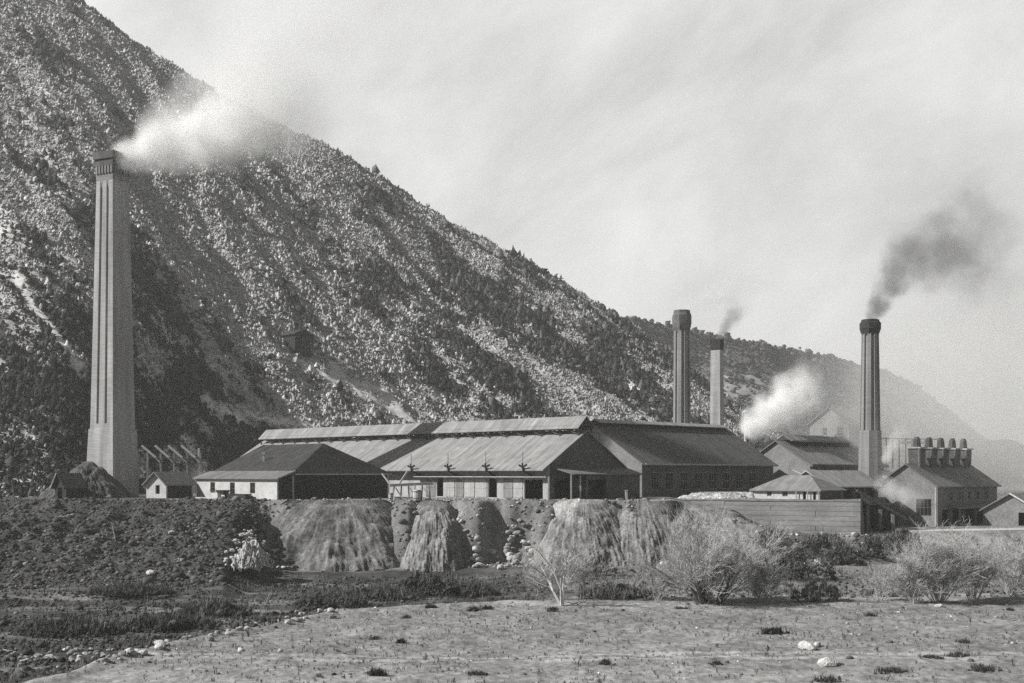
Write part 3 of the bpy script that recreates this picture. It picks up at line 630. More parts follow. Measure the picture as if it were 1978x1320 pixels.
# --- small hipped shed with white posts, and the low shed joined behind it
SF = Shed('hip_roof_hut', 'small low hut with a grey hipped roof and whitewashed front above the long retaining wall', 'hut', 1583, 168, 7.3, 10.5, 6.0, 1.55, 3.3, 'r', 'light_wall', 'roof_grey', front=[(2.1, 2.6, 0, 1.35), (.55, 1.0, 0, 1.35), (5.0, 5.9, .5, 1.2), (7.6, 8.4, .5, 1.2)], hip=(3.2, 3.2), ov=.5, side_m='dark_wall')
SF.window('front', 5.0, 5.9, .5, 1.2); SF.window('front', 7.6, 8.4, .5, 1.2)
for u in (-.1, 1.6, 3.4): MB().beam(SF.pt(u, -.4, -.6), SF.pt(u, -.4, 1.4), .14).build('post', 'white_paint', SF.t)
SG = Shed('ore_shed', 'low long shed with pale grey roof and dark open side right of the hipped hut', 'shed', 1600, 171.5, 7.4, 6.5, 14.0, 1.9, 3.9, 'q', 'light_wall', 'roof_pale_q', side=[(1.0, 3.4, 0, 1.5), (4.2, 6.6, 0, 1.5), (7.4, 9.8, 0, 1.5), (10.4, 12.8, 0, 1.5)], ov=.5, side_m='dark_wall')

# --- two storey house far right with five hoppers on its ridge
hs = [(v, v + 1.1, 3.6, 5.0) for v in (4.5, 7.5, 10.5, 13.6, 16.6)]; hd = [(1.2, 4.2, .1, 2.3), (5.4, 7.6, .1, 2.3), (9.0, 12.6, .1, 2.3), (13.6, 17.0, .1, 2.3)]
SH = Shed('mill_house', 'two storey mill house at the right end with dark hoppers standing on its roof', 'mill', 1808, 181, 3.35, 9.2, 20.8, 5.9, 9.0, 'q', 'grey_wall', 'roof_grey_q', front=[(.7, 3.1, 1.4, 3.9), (5.6, 7.6, .1, 1.6)], side=hs + hd, ov=.5, side_m='brick_grey')
SH.window('front', .7, 3.1, 1.4, 3.9, 'iron', bars=3)
for a, b, c, d_ in hs: SH.window('side', a, b, c, d_, 'light_wall')
for a, b in ((1.6, 3.9), (9.5, 12.2)): SH.door('side', a - .6, a + .5, .1, 2.25, 'board', proud=-.06)
MB().beam(SH.pt(-.08, -.08, 0), SH.pt(-.08, -.08, 5.6), .3).build('corner_post', 'light_wall', SH.t)
MB().slab([SH.pt(-.02, 3.5, 3.1), SH.pt(-.02, 20, 3.1), SH.pt(-1.9, 20, 2.5), SH.pt(-1.9, 3.5, 2.5)], [(0, 3, 2, 1)], .1).build('awning', 'roof_grey', SH.t)
for v in (4, 9, 14, 19.6): MB().beam(SH.pt(-1.75, v, -.3), SH.pt(-1.75, v, 2.5), .14).build('awning_post', 'board', SH.t)
for k in range(5):
    v = 3.2 + k * 3.9; p = SH.pt(4.6, v, 8.9)
    hp = MB(); hp.loft([[p + Rv * a * w + Qv * b * w + Zv * z for a, b in ((-1, -1), (1, -1), (1, 1), (-1, 1))] for w, z in ((.55, -.9), (.9, .4), (.95, 2.5))]); ho = hp.build('hopper', 'dark_wall', SH.t)
    MB().box(p - Rv * 1.15 - Qv * 1.15 + Zv * 2.52, Rv * 2.3, Qv * 2.3, Zv * .22).build('lid', 'light_wall', ho)
    MB().tube([p + Zv * 2.75, p + Zv * 3.9, p + Zv * 4.3], [.6, .5, .3], 8).build('vent_pipe', 'iron', ho)
    MB().beam(p + Rv * 1.0 - Qv * 1.2 + Zv * -.5, p + Rv * 1.0 - Qv * 1.2 + Zv * 2.5, .2).build('hopper_post', 'board', SH.t)
# lean-to house right edge
SI = Shed('side_shed', 'low grey shed with a slanting pale roof edge at the far right beside the mill', 'shed', 2010, 178, 3.4, 8.5, 8, 2.2, 4.6, 'q', 'grey_wall', 'roof_grey_q', front=[(2, 3.2, 0, 1.9)], ov=.8, oe=.6)
MB().beam(SI.pt(-.8, -.62, 1.75), SI.pt(4.25, -.62, 4.72), .14, .22).build('barge_board', 'white_paint', SI.t)
# upper gabled house on the slope
SJ = Shed('upper_house', 'pale gabled house standing high behind the works left of the right chimney', 'house', 1640, 250, 12.0, 9.0, 14, 9.3, 12.4, 'q', 'grey_wall', 'roof_grey_q', front=[(1.2, 2.8, 6.8, 8.6), (5.0, 6.0, 6.8, 8.4)], side=[(2, 4, 6.5, 8.6), (8, 10, 6.5, 8.6)], ov=.9, skirt=8, side_m='grey_wall')
SJ.window('front', 1.2, 2.8, 6.8, 8.6); SJ.window('front', 5.0, 6.0, 6.8, 8.4); SJ.window('side', 2, 4, 6.5, 8.6); SJ.window('side', 8, 10, 6.5, 8.6)
SK = Shed('boiler_house', 'low dark roofed house half hidden in white steam in front of the upper house', 'house', 1575, 236, 10, 9, 10, 6.4, 8.4, 'q', 'grey_wall', 'roof_dark', ov=.6, skirt=6)
# hut and chute on the mountainside
hx, hy, hz = [float(q) for q in hill_point(np.array([572.]), np.array([.30]))]
def hill_at(px, py):
    ts = np.linspace(0, 1, 600); x, Y, z = hill_point(np.full(600, float(px)), ts); q = HY - (z - H) / Y * F; k = int(np.argmin(abs(q - py))); return Vector((x[k], Y[k], z[k]))
hp = hill_at(570, 688)
SM = Shed('mine_hut', 'black timber hut on the mountainside at the head of the pale chute', 'hut', CX + hp.x / hp.y * F, hp.y, hp.z + .3, 6.5, 4.5, 5.2, 6.2, 'r', 'black_wood_and_shade', 'roof_tar', front=[(2.5, 4.2, 1.0, 3.0)], ov=.5, skirt=6)
m = MB(); m.beam(SM.pt(.2, .3, .4), SM.pt(-3.5, -3, -2.2), 1.3, .2); m.build('loading_chute', 'pale_wood', SM.t)

# small shed by the chimney, dark hut left
SW = Shed('white_shed', 'small white shed with a grey roof beside the foot of the great square chimney', 'shed', 321, 169, 8.1, 3.7, 5.2, 1.5, 3.0, 'q', 'white_paint', 'roof_grey_q', front=[(1.2, 2.0, 0.1, 1.3)], ov=.35, side_m='black_wood_and_shade', U=(-Rv * .96 - Qv * .28).normalized(), V=(Qv * .96 - Rv * .28).normalized())  # black side stands in for the shade on a white wall
SL = Shed('slag_hut', 'black gabled hut in the dark hollow left of the great square chimney', 'hut', 128, 165, 7.6, 3.4, 2.4, 1.7, 3.3, 'q', 'black_wood_and_shade', 'roof_tar', front=[(1.2, 2.6, 0, 1.5)], ov=.4)
MB().beam(SL.pt(3.9, -.45, 1.3), SL.pt(1.75, -.55, 3.45), .12, .2).build('barge_board', 'board', SL.t)

# ------------------------------------------------------------------ chimneys
def sq_ring(c, s, z): return [c + Rv * a * s / 2 + Qv * b * s / 2 + Zv * z for a, b in ((-1, -1), (1, -1), (1, 1), (-1, 1))]
def great_chimney():
    Rv = Vector((.89, -.456, 0)).normalized(); Qv = Vector((-Rv.y, Rv.x, 0))
    def sq_ring(c, s, z): s = s * .93; return [c + Rv * a * s / 2 + Qv * b * s / 2 + Zv * z for a, b in ((-1, -1), (1, -1), (1, 1), (-1, 1))]
    Y = 176.0; c0 = P(218, 915, Y); base = Vector((c0.x, c0.y, 7.0)); top = H + (HY - 293) / F * Y
    c = Vector((PX_TO_X(217, 176), c0.y, 0)) + Vector((-.9, 3.0, 0))
    t = thing('square_chimney', 'tallest chimney, square pale brick stack with sunk panels trailing white smoke', 'chimney', Vector((c.x, c.y, 7.0)))
    zy = lambda py: H + (HY - py) / F * (Y + 3) - .55
    # plinth
    MB().loft([sq_ring(c, 5.55, 4.0), sq_ring(c, 5.45, zy(882)), sq_ring(c, 5.1, zy(828)), sq_ring(c, 5.05, zy(822))]).build('plinth', 'brick_pale', t)
    z0, z1 = zy(822), zy(345); s0, s1 = 4.72, 3.42
    MB().loft([sq_ring(c, s0 - .58, z0), sq_ring(c, s1 - .58, z1)]).build('shaft', 'brick_grey', t)
    # raised pilasters on each face: three per face, leaving two dark slots
    slot = .44
    for f in range(4):
        n, a = ((-Qv, Rv), (Rv, Qv), (Qv, Rv), (-Rv, Qv))[f]
        for k in range(3 if f in (0, 2) else 1):
            m = MB(); rings = []
            for z, s in ((z0 - .02, s0), (z1, s1)):
                s = s * .93; w = (s - 2 * slot) / 3 if f in (0, 2) else s; lo = -s / 2 + k * (w + slot); hi = lo + w
                if f in (1, 3):
                    if k == 0: lo += .3
                    hi -= .3
                o = c + Zv * z; ss = s / 2
                rings.append([o + n * (ss - .3) + a * lo, o + n * ss + a * lo, o + n * ss + a * hi, o + n * (ss - .3) + a * hi])
            m.loft(rings).build('pilaster', 'brick_pale', t)
    # band closing the slots at foot, corbelled head with dentils
    MB().loft([sq_ring(c, s0 + .04, z0 - .03), sq_ring(c, s0 + .0, zy(812))]).build('foot_band', 'brick_pale', t)
    zc = zy(358); h1 = zy(330); h2 = zy(318); h3 = zy(308); h4 = zy(294)
    MB().loft([sq_ring(c, s1 - .30, z1 - 1.2), sq_ring(c, s1 + .02, z1), sq_ring(c, 3.6, h1), sq_ring(c, 3.62, h2)]).build('neck', 'brick_mid', t)
    d = MB()
    for f in range(4):
        n, a = ((-Qv, Rv), (Rv, Qv), (Qv, Rv), (-Rv, Qv))[f]
        for k in range(6):
            u = -1.5 + k * .57; d.box(c + n * 1.68 + a * u + Zv * (h1 - .2), a * .3, n * .17, Zv * (h2 - h1 + .2))
    d.build('dentil_course', 'brick_mid', t)
    MB().loft([sq_ring(c, 4.0, h2), sq_ring(c, 4.06, h3 - .1)]).build('frieze', 'brick_soot', t)
    MB().loft([sq_ring(c, 3.75, h3 - .1), sq_ring(c, 3.75, h3 + .25)]).build('sunk_band', 'soot', t)
    q = MB(); inner = 2.3; o1, o2 = sq_ring(c, 4.12, h3 + .25), sq_ring(c, 4.12, h4 + .25); i1, i2 = sq_ring(c, inner, h3 + .25), sq_ring(c, inner, h4 + .25)
    q.add(o1 + o2 + i1 + i2, [(0, 1, 5, 4), (1, 2, 6, 5), (2, 3, 7, 6), (3, 0, 4, 7), (4, 5, 13, 12), (5, 6, 14, 13), (6, 7, 15, 14), (7, 4, 12, 15), (8, 12, 13, 9), (9, 13, 14, 10), (10, 14, 15, 11), (11, 15, 12, 8), (0, 8, 9, 1), (1, 9, 10, 2), (2, 10, 11, 3), (3, 11, 8, 0)])
    q.build('cap', 'brick_soot', t)
    return Vector((c.x, c.y, h4 + .25))
TOP1 = great_chimney()
def oct_chimney(label, pxc, Y, pytop, pycap, w_top, w_bot, zb, flare=None, wall='brick_grey', group='octagonal chimneys', rib=True, m_rib='brick_mid'):
    c = Vector((PX_TO_X(pxc, Y), Y, 0)); zt = H + (HY - pytop) / F * Y; zc = H + (HY - pycap) / F * Y
    t = thing('octagonal_chimney', label, 'chimney', Vector((c.x, c.y, zb)), group)
    ring = lambda r, z: [c + Vector((math.cos(PI / 8 + k * PI / 4) * r, math.sin(PI / 8 + k * PI / 4) * r, z)) for k in range(8)]
    rt, rb = w_top / 2, w_bot / 2
    zb2 = zb - 1
    pts = [ring(rb - .12, zb2), ring(rt - .12, zc)]
    MB().loft(pts).build('shaft', wall, t)
    for k in range(8):
        m = MB(); rr = []
        for z, r in ((zb2, rb), (zc, rt)):
            a = PI / 8 + k * PI / 4; o = c + Zv * z; d = Vector((math.cos(a), math.sin(a), 0)); w = Vector((-d.y, d.x, 0)) * r * .2
            rr.append([o + d * (r - .35) - w, o + d * (r + .04) - w, o + d * (r + .04) + w, o + d * (r - .35) + w])
        m.loft(rr).build('pilaster', m_rib, t)
    if flare:
        zf = H + (HY - flare) / F * Y; sq = lambda r, z: [c + Vector((math.cos(PI / 8 + k * PI / 4) * r, math.sin(PI / 8 + k * PI / 4) * r, z)) for k in range(8)]
        MB().loft([sq(rb * 1.14, zb2), sq(rb * 1.05, zf - 2.5), sq(rb * .99 + .05, zf)]).build('plinth', m_rib, t)
    h = zt - zc
    MB().loft([ring(rt + .02, zc - .3), ring(rt + .3, zc + h * .2), ring(rt + .42, zc + h * .35), ring(rt + .42, zc + h * .75), ring(rt + .15, zc + h * .88), ring(rt + .12, zt)]).build('cap', 'soot' if pxc > 1500 else 'dark_wall', t)
    MB().loft([ring(rt * .6, zt + .003), ring(rt * .6, zt + .02)]).build('flue_mouth', 'soot', t)
    return Vector((c.x, c.y, zt))
TOP2 = oct_chimney('ribbed pale octagonal chimney with a swollen dark cap behind the broad dark roof', 1317, 240, 600, 640, 3.0, 3.5, PLAT)
TOP4 = oct_chimney('dark octagonal chimney on the right pouring black smoke, flared at its foot', 1681, 212, 618, 645, 2.75, 3.65, 6.0, flare=832, wall='brick_grey', m_rib='brick_grey')
def plain_chimney():
    Y = 246; c = Vector((PX_TO_X(1385, Y), Y, 0)); zt = H + (HY - 656) / F * Y
    t = thing('plain_chimney', 'short plain square chimney with a sooty top beside the ribbed octagonal one', 'chimney', Vector((c.x, c.y, PLAT)))
    a = .30; ra = Vector((math.cos(-PI / 4 + .35), math.sin(-PI / 4 + .35), 0)); qa = Vector((-ra.y, ra.x, 0))
    ra = Vector((.86, -.51, 0)); qa = Vector((.51, .86, 0))
    rg = lambda s, z: [c + ra * x * s / 2 + qa * y * s / 2 + Zv * z for x, y in ((-1, -1), (1, -1), (1, 1), (-1, 1))]
    MB().loft([rg(2.25, PLAT - 1), rg(1.95, zt - 2.2)]).build('shaft', 'brick_pale', t)
    MB().loft([rg(1.95, zt - 2.2), rg(2.05, zt - .9), rg(2.1, zt - .8), rg(2.1, zt)]).build('cap', 'soot', t)
    MB().loft([rg(1.2, zt + .003), rg(1.2, zt + .02)]).build('flue_mouth', 'soot', t)
    return Vector((c.x, c.y, zt))
TOP3 = plain_chimney()

# ------------------------------------------------------------------ works furniture
# long retaining wall below the hut
rw = thing('retaining_wall', 'long grey retaining wall of horizontal timbers below the hipped hut', 'wall', P(1310, 972, 171.6)); 
N_ = 24; m = MB(); cp = MB()
for k in range(N_):
    pa, pb = 1312 + (1662 - 1312) * k / N_, 1312 + (1662 - 1312) * (k + 1) / N_
    ya, yb = rows(pa, WALLY) - .1, rows(pb, WALLY) - .1
    a = Vector((PX_TO_X(pa, ya), ya, 0)); b = Vector((PX_TO_X(pb, yb), yb, 0)); bk = Vector((0, .35, 0)); g = .004
    bo = Zv * 1.5; tp = Zv * 7.35
    for j in range(9):
        z0 = 1.5 + 5.85 * j / 9; z1 = 1.5 + 5.85 * (j + 1) / 9 - .03; off = Vector((0, -.03 * ((j * 7 + k // 6) % 3), 0))
        m.hexa([a + off + Zv * z0, b + off + Zv * z0, b + bk + Zv * z0, a + bk + Zv * z0], [a + off + Zv * z1, b + off + Zv * z1, b + bk + Zv * z1, a + bk + Zv * z1])
    cp.hexa([a + Vector((0, -.15, 7.34)), b + Vector((0, -.15, 7.34)), b + bk + Zv * 7.34, a + bk + Zv * 7.34], [a + Vector((0, -.15, 7.52)), b + Vector((0, -.15, 7.52)), b + bk + Zv * 7.52, a + bk + Zv * 7.52])
m.build('timber_face', 'retaining', rw); cp.build('coping', 'board', rw)
# trestle flume left
tf = thing('flume_trestle', 'timber flume trestle with four white slanting braces right of the great chimney', 'trestle', P(265, 905, 204))
Yt = 204
MB().beam(P(262, 898, Yt), P(392, 898, Yt), .6, .5).build('trough', 'dark_wood', tf)
MB().beam(P(262, 884, Yt + 2), P(392, 884, Yt + 2), .25, .3).build('rail', 'dark_wood', tf)
for k in range(5):
    px = 285 + 25.5 * k
    MB().beam(P(px, 875, Yt - .4), Vector((PX_TO_X(px, Yt - .4), Yt - .4, 6)), .3).build('post', 'board', tf)
    if k < 4:
        MB().beam(P(px - 11, 861, Yt - .7), P(px + 16, 884, Yt - .7), .34).build('brace', 'white_paint', tf)
        MB().beam(P(px + 3, 872, Yt - .5), P(px + 24, 893, Yt - .5), .22).build('brace', 'pale_wood', tf)
MB().beam(P(384, 866, Yt), P(384, 930, Yt), .3).build('end_post', 'pale_wood', tf)
# loading trestle in front of the shed
lt_ = thing('tipping_trestle', 'small pale timber trestle at the terrace edge in front of the shed doors', 'trestle', P(790, 965, 157))
MB().beam(P(752, 938, 157), P(836, 934, 158), .5, .35).build('beam', 'white_paint', lt_)
for k in range(6):
    px = 762 + k * 13.5; MB().beam(P(px, 938, 157.4), P(px - 6 + 4 * (k % 3), 974, 157.2), .16).build('leg', ('pale_wood', 'dark_wood', 'board')[k % 3], lt_)
    if k % 2 == 0: MB().beam(P(px + 2, 942, 157.1), P(px + 18, 968, 157), .13).build('brace', 'pale_wood', lt_)
MB().beam(P(738, 915, 158), P(752, 934, 157.6), .18).build('stay', 'pale_wood', lt_); MB().beam(P(787, 911, 158), P(772, 934, 157.6), .2).build('stay', 'pale_wood', lt_)
def can(name, label, cat, p, r, h, m):
    t = thing(name, label, cat, p); MB().tube([p + Zv * z for z in (0, h * .1, h * .5, h * .9, h)], [r * .85, r * .92, r, r * .92, r * .85], 12).build('body', m, t)
    for z in (.18, .8): MB().tube([p + Zv * h * z, p + Zv * (h * z + .08)], [r * 1.02, r * 1.02], 12).build('hoop', 'iron', t)
can('barrel', 'whitewashed barrel under the small pale trestle by the shed doors', 'barrel', P(806, 967, 156.6), .55, 1.35, 'white_paint')
can('barrel', 'small white barrel at the left foot of the pale trestle, before the shaded house side', 'barrel', P(755, 966, 157), .3, .9, 'white_paint')
wp = thing('white_post', 'short white post before the dark lean-to wall of the near gable', 'post', P(1210, 962, 163)); 
MB().beam(P(1210, 966, 163), P(1210, 948.5, 163), .42, .3).build('shaft', 'white_paint', wp); MB().beam(P(1210, 948.4, 163), P(1210, 947, 163), .5, .4).build('cap', 'white_paint', wp)
# conveyor trestle right
ct = thing('conveyor_trestle', 'high thin conveyor trestle crossing behind the right chimney to the mill', 'trestle', P(1700, 900, 225))
MB().beam(P(1690, 847, 225), P(1816, 849, 215), .7, .25).build('walkway', 'dark_wood', ct); MB().beam(P(1740, 855, 221), P(1800, 856, 216), .5, .5).build('belt_housing', 'iron', ct)
for k in range(9):
    px = 1712 + k * 12.5; Yc = 224 - k * 1.1
    MB().beam(P(px, 849, Yc), P(px, 905, Yc), .2).build('post', 'iron', ct)
# dark timber bins in the hollow left of the mill
db = thing('timber_bin', 'dark timber ore bin in the hollow between the long retaining wall and the mill', 'bin', P(1700, 1020, 170))
for k in range(7):
    px = 1664 + k * 12; y0 = 975 + 3 * k; MB().beam(P(px, y0, 170.5), P(px, 1024, 170.5), .45 if k % 2 else .3).build('post', 'black_wood_and_shade' if k % 2 == 0 else 'board', db)
b = MB(); b.hexa([P(1662, 1022, 171), P(1748, 1024, 171), P(1748, 1024, 175), P(1662, 1022, 175)], [P(1662, 948, 171), P(1735, 990, 171), P(1735, 990, 175), P(1662, 948, 175)]); b.build('body', 'dark_wall', db)
MB().beam(P(1655, 948, 170.3), P(1750, 1003, 170.3), .5, .4).build('sloping_chute', 'dark_wood', db)
MB().box(P(1655, 976, 170.2), (6.0, 0, 0), (0, .8, 0), (0, 0, .25)).build('beam', 'dark_wood', db)
# utility pole behind broad roof and pole on the ridge
for (px, y0, y1, Y, lb) in ((1440, 835, 797, 226, 'thin pale pipe standing at the right end of the broad dark roof'),):
    t = thing('vent_pipe', lb, 'pipe', P(px, y0, Y)); MB().tube([P(px, y0 + 25, Y), P(px, y1, Y)], [.25, .22], 8).build('pipe', 'light_wall', t); MB().tube([P(px, y1, Y), P(px, y1 - 4, Y)], [.45, .3], 8).build('cowl', 'light_wall', t)
# ------------------------------------------------------------------ spoil heaps tipped over the terrace edge
XP = .8
def heap(label, pxa, pya, Ya, half_px, pyf, tone, seed, lean=0.0, streak=.9, top_tone=None, back=5, flat_px=0, deep=13.5, drop=None, xp=.8, rough=.9):
    """tipped fan: apex (or short crest) at the terrace edge, spreading to its foot"""
    xa = PX_TO_X(pxa, Ya); za = H + (HY - pya) / F * Ya
    Yf = Ya - 13; xf0 = half_px / F * (Ya - 6); deep = deep * .82; crest = flat_px / F * Ya
    nphi, nr = 200, 44
    f = np.linspace(0, 1, nphi + 1)[:, None] + np.zeros((1, nr + 1)); s = np.linspace(0, 1, nr + 1)[None, :] + 0 * f
    ph = PI * (1.12 - 1.24 * f); cx, cy = np.cos(ph), -np.sin(ph); cu = xa + crest * (2 * f - 1)
    gl = fbm(f * 16 + seed, s * 1.2, seed, 4) - .5; gl2 = fbm(f * 130 + seed, s * 5, seed + 3, 3) - .5; gl3 = fbm(cx * s * 9 + seed, cy * s * 9, seed + 7, 4) - .5
    gl4 = fbm(cx * s * 34 + seed, cy * s * 34, seed + 9, 3) - .5
    rr = s * (1 + .13 * gl + .05 * gl2)
    x = cu + cx * rr / np.maximum(s, 1e-6) * s ** xp * xf0 + lean * s; y = Ya + cy * rr * deep
    z = za - (drop or (za + .5)) * s ** 1.08 + (rough * gl3 + .28 * gl4) * sstep(0, .25, s) + .3 * gl * np.sin(PI * np.minimum(1, s * 1.05)) + .16 * gl2 * s
    T = tone * (1 + streak * .8 * gl + streak * .75 * gl2 + 1.2 * gl3 + .9 * gl4)
    if top_tone: T = np.where(s < .38, T + (top_tone - T) * (1 - np.minimum(1, s / .38)) ** .7 * np.where(f < .42, 1, .15), T)
    V = np.stack([x, y, z], -1).reshape(-1, 3); T = np.clip(T, .03, .62).ravel()
    n1 = nr + 1; fcs = [(i * n1 + j, (i + 1) * n1 + j, (i + 1) * n1 + j + 1, i * n1 + j + 1) for i in range(nphi) for j in range(nr)]
    o = mesh_np('spoil_heap', V, fcs, 'heap_earth', smooth=True, tone=T)
    tag(o, label, 'heap', 'spoil heaps tipped over the terrace edge'); return o
heap('broad streaked spoil heap, widest of them, below the shaded house side', 650, 966, 156, 132, 1100, .17, 3, streak=1.2, flat_px=95, rough=1.2)
heap('smooth pale cone of spoil below the small timber trestle', 838, 966, 156, 80, 1098, .22, 8, streak=.35, lean=.3, xp=.6, flat_px=16)
heap('spoil heap with a whitened crest below the near corner of the shed', 1128, 965, 156, 92, 1110, .2, 13, streak=.9, top_tone=.45, flat_px=42, xp=.7)
heap('rough spoil heap split by pale gullies below the white post', 1235, 968, 157, 70, 1125, .2, 19, streak=1.2, flat_px=72)
heap('grey spoil heap behind the large leafless shrub below the retaining wall', 1365, 985, 161, 110, 1120, .22, 23, streak=.9, flat_px=50)
heap('brown earth mound banked against the left face of the great square chimney', 170, 892, 174.5, 95, 1000, .1, 37, streak=.9, flat_px=8, deep=10, drop=5.8, rough=1.0, xp=1.0)
heap('small white rubble spill at the foot of the dark slag bank', 487, 1042, 138, 42, 1105, .42, 33, streak=.5, deep=7, drop=3.0, rough=1.8, xp=.9)
heap('low pale ore heap on the terrace left of the hipped hut', 1400, 950, 176, 62, 1000, .45, 51, streak=.5, flat_px=45, deep=3.5, drop=1.5, rough=.8)
heap('bright rounded bank of spoil under the road below the mill', 1850, 1027, 166, 130, 1140, .25, 29, streak=.7, flat_px=70)

# ------------------------------------------------------------------ stones
def stone_mesh(seed, sub=2):
    bm = bmesh.new(); bmesh.ops.create_icosphere(bm, subdivisions=sub, radius=1); r = random.Random(seed)
    pl = [(Vector((r.gauss(0, 1), r.gauss(0, 1), r.gauss(0, .8))).normalized(), r.uniform(.62, .9)) for _ in range(9)]
    for v in bm.verts:
        for n, d in pl:
            k = v.co.dot(n) - d
            if k > 0: v.co -= n * k
        v.co += Vector((r.uniform(-.03, .03), r.uniform(-.03, .03), r.uniform(-.03, .03))); v.co.z *= .72
    me = bpy.data.meshes.new('stone'); bm.to_mesh(me); bm.free(); return me
ST = {}
for mm in ('stone_pale', 'stone_mid', 'slag_rock'):
    ST[mm] = []
    for k in range(6): me = stone_mesh(k + 1); me.materials.append(MATS[mm]); ST[mm].append(me)
def stone(loc, r, m, label, group, name='stone'):
    o = bpy.data.objects.new(name, random.choice(ST[m])); C.objects.link(o)
    o.location = Vector(loc) + Vector((0, 0, r * .28)); s = r; o.scale = (s * random.uniform(.8, 1.4), s * random.uniform(.8, 1.2), s * random.uniform(.7, 1.1)); o.rotation_euler = (random.uniform(-.3, .3), random.uniform(-.3, .3), random.uniform(0, 6.28))
    return tag(o, label, 'stone', group)
# row along the lip of the near flat
lip = [(250, 1265), (300, 1248), (330, 1241), (400, 1228), (455, 1213), (500, 1207), (560, 1196), (620, 1184), (665, 1177)]
for k in range(70):
    px = random.uniform(235, 690); py = float(np.interp(px, [p[0] for p in lip], [p[1] for p in lip])) + random.gauss(2, 5)
    p = on_ground(px, py); stone(p, random.choice((.12, .16, .2, .32)) * random.uniform(.7, 1.2), random.choice(('stone_pale', 'stone_pale', 'stone_mid')), 'pale stone in the row along the edge between the flat and the dark stream bed', 'pale stones along the edge of the flat')
for k in range(80):
    px = random.uniform(2, 235); py = random.gauss(1270, 9)
    p = on_ground(px, py); stone(p, random.uniform(.09, .27), random.choice(('stone_pale', 'stone_mid', 'stone_mid')), 'whitish stone in the strewn band across the dark stream bed', 'whitish stones across the stream bed')
for k in range(60):
    a = random.random(); px = random.gauss(985, 28 + 30 * a); py = 1000 + 98 * a ** .6 + random.gauss(0, 5)
    p = on_ground(px, py); stone(p + Vector((0, -.2, 0)), random.uniform(.2, .4) * (1 + a), random.choice(('stone_pale', 'stone_mid', 'stone_mid')), 'tumbled boulder in the rockfall between the pale cone and the whitened heap', 'boulders of the rockfall')
# white rubble heap at the foot of the slag bank
for k in range(150):
    a = random.random() ** .7; px = 483 + random.gauss(0, 5 + 26 * a) + 10 * a; py = 1036 + 66 * a + random.gauss(0, 3)
    p = on_ground(px, py); stone(p + Vector((0, -1.2, .55)), random.uniform(.12, .34), 'stone_pale', 'white lump in the small white rubble spill at the foot of the dark slag bank', 'lumps of the white rubble spill')
for px, py, r, lb in ((1600, 1287, .55, 'lone white boulder nearest the cart track on the right'), (1560, 1254, .5, 'larger of the two white boulders beyond the cart track'), (1578, 1250, .33, 'smaller white boulder beside its larger neighbour beyond the track'), (1813, 1174, .3, 'small bright stone before the right hand leafless thicket'),
                      (292, 1113, .5, 'white boulder lying at the foot of the dark slag bank'), (332, 1034, .45, 'pale boulder halfway up the dark slag bank'), (8, 946, .6, 'white boulder at the left end of the slag terrace')):
    stone(on_ground(px, py), r, 'stone_pale', lb, None, 'boulder')
def rubble(name, n, region, size, m, label, seed):
    rg = np.random.default_rng(seed); px, Y = region(rg, n); x = (px - CX) / F * Y; z = ground_z(px, Y)
    V = clumps(np.stack([x, Y, z], -1) - np.array([0, 0, .05]), size(rg, len(px)), np.full(len(px), 1.0) * m * rg.lognormal(0, .55, len(px)), ragged=.3, squash=.7)
    tag(mesh_np(name, V[0], V[1], 'leafage', tone=V[2]), label, 'rubble', kind='stuff')
rubble('slag_rubble', 24000, lambda g, n: ((lambda p: (p, rows(p, FOOT) - 2 + g.uniform(0, 1, n) * (rows(p, TOP) - rows(p, FOOT) + 5)))(g.uniform(-250, 515, n))), lambda g, n: g.lognormal(-2.35, .55, n), .07, 'dark broken slag covering the bank below the great chimney', 21)
rubble('gravel', 9000, lambda g, n: (g.uniform(-100, 2100, n), 60 + 48 * g.uniform(0, 1, n) ** .8), lambda g, n: g.lognormal(-3.1, .5, n), .17, 'small gravel strewn over the near flat', 22)
rubble('talus', 5000, lambda g, n: ((lambda p: (p, rows(p, FOOT) - 3 + g.uniform(0, 1, n) ** 1.5 * 14))(g.uniform(520, 2100, n))), lambda g, n: g.lognormal(-2.1, .5, n), .2, 'broken stone at the foot of the spoil banks', 23)

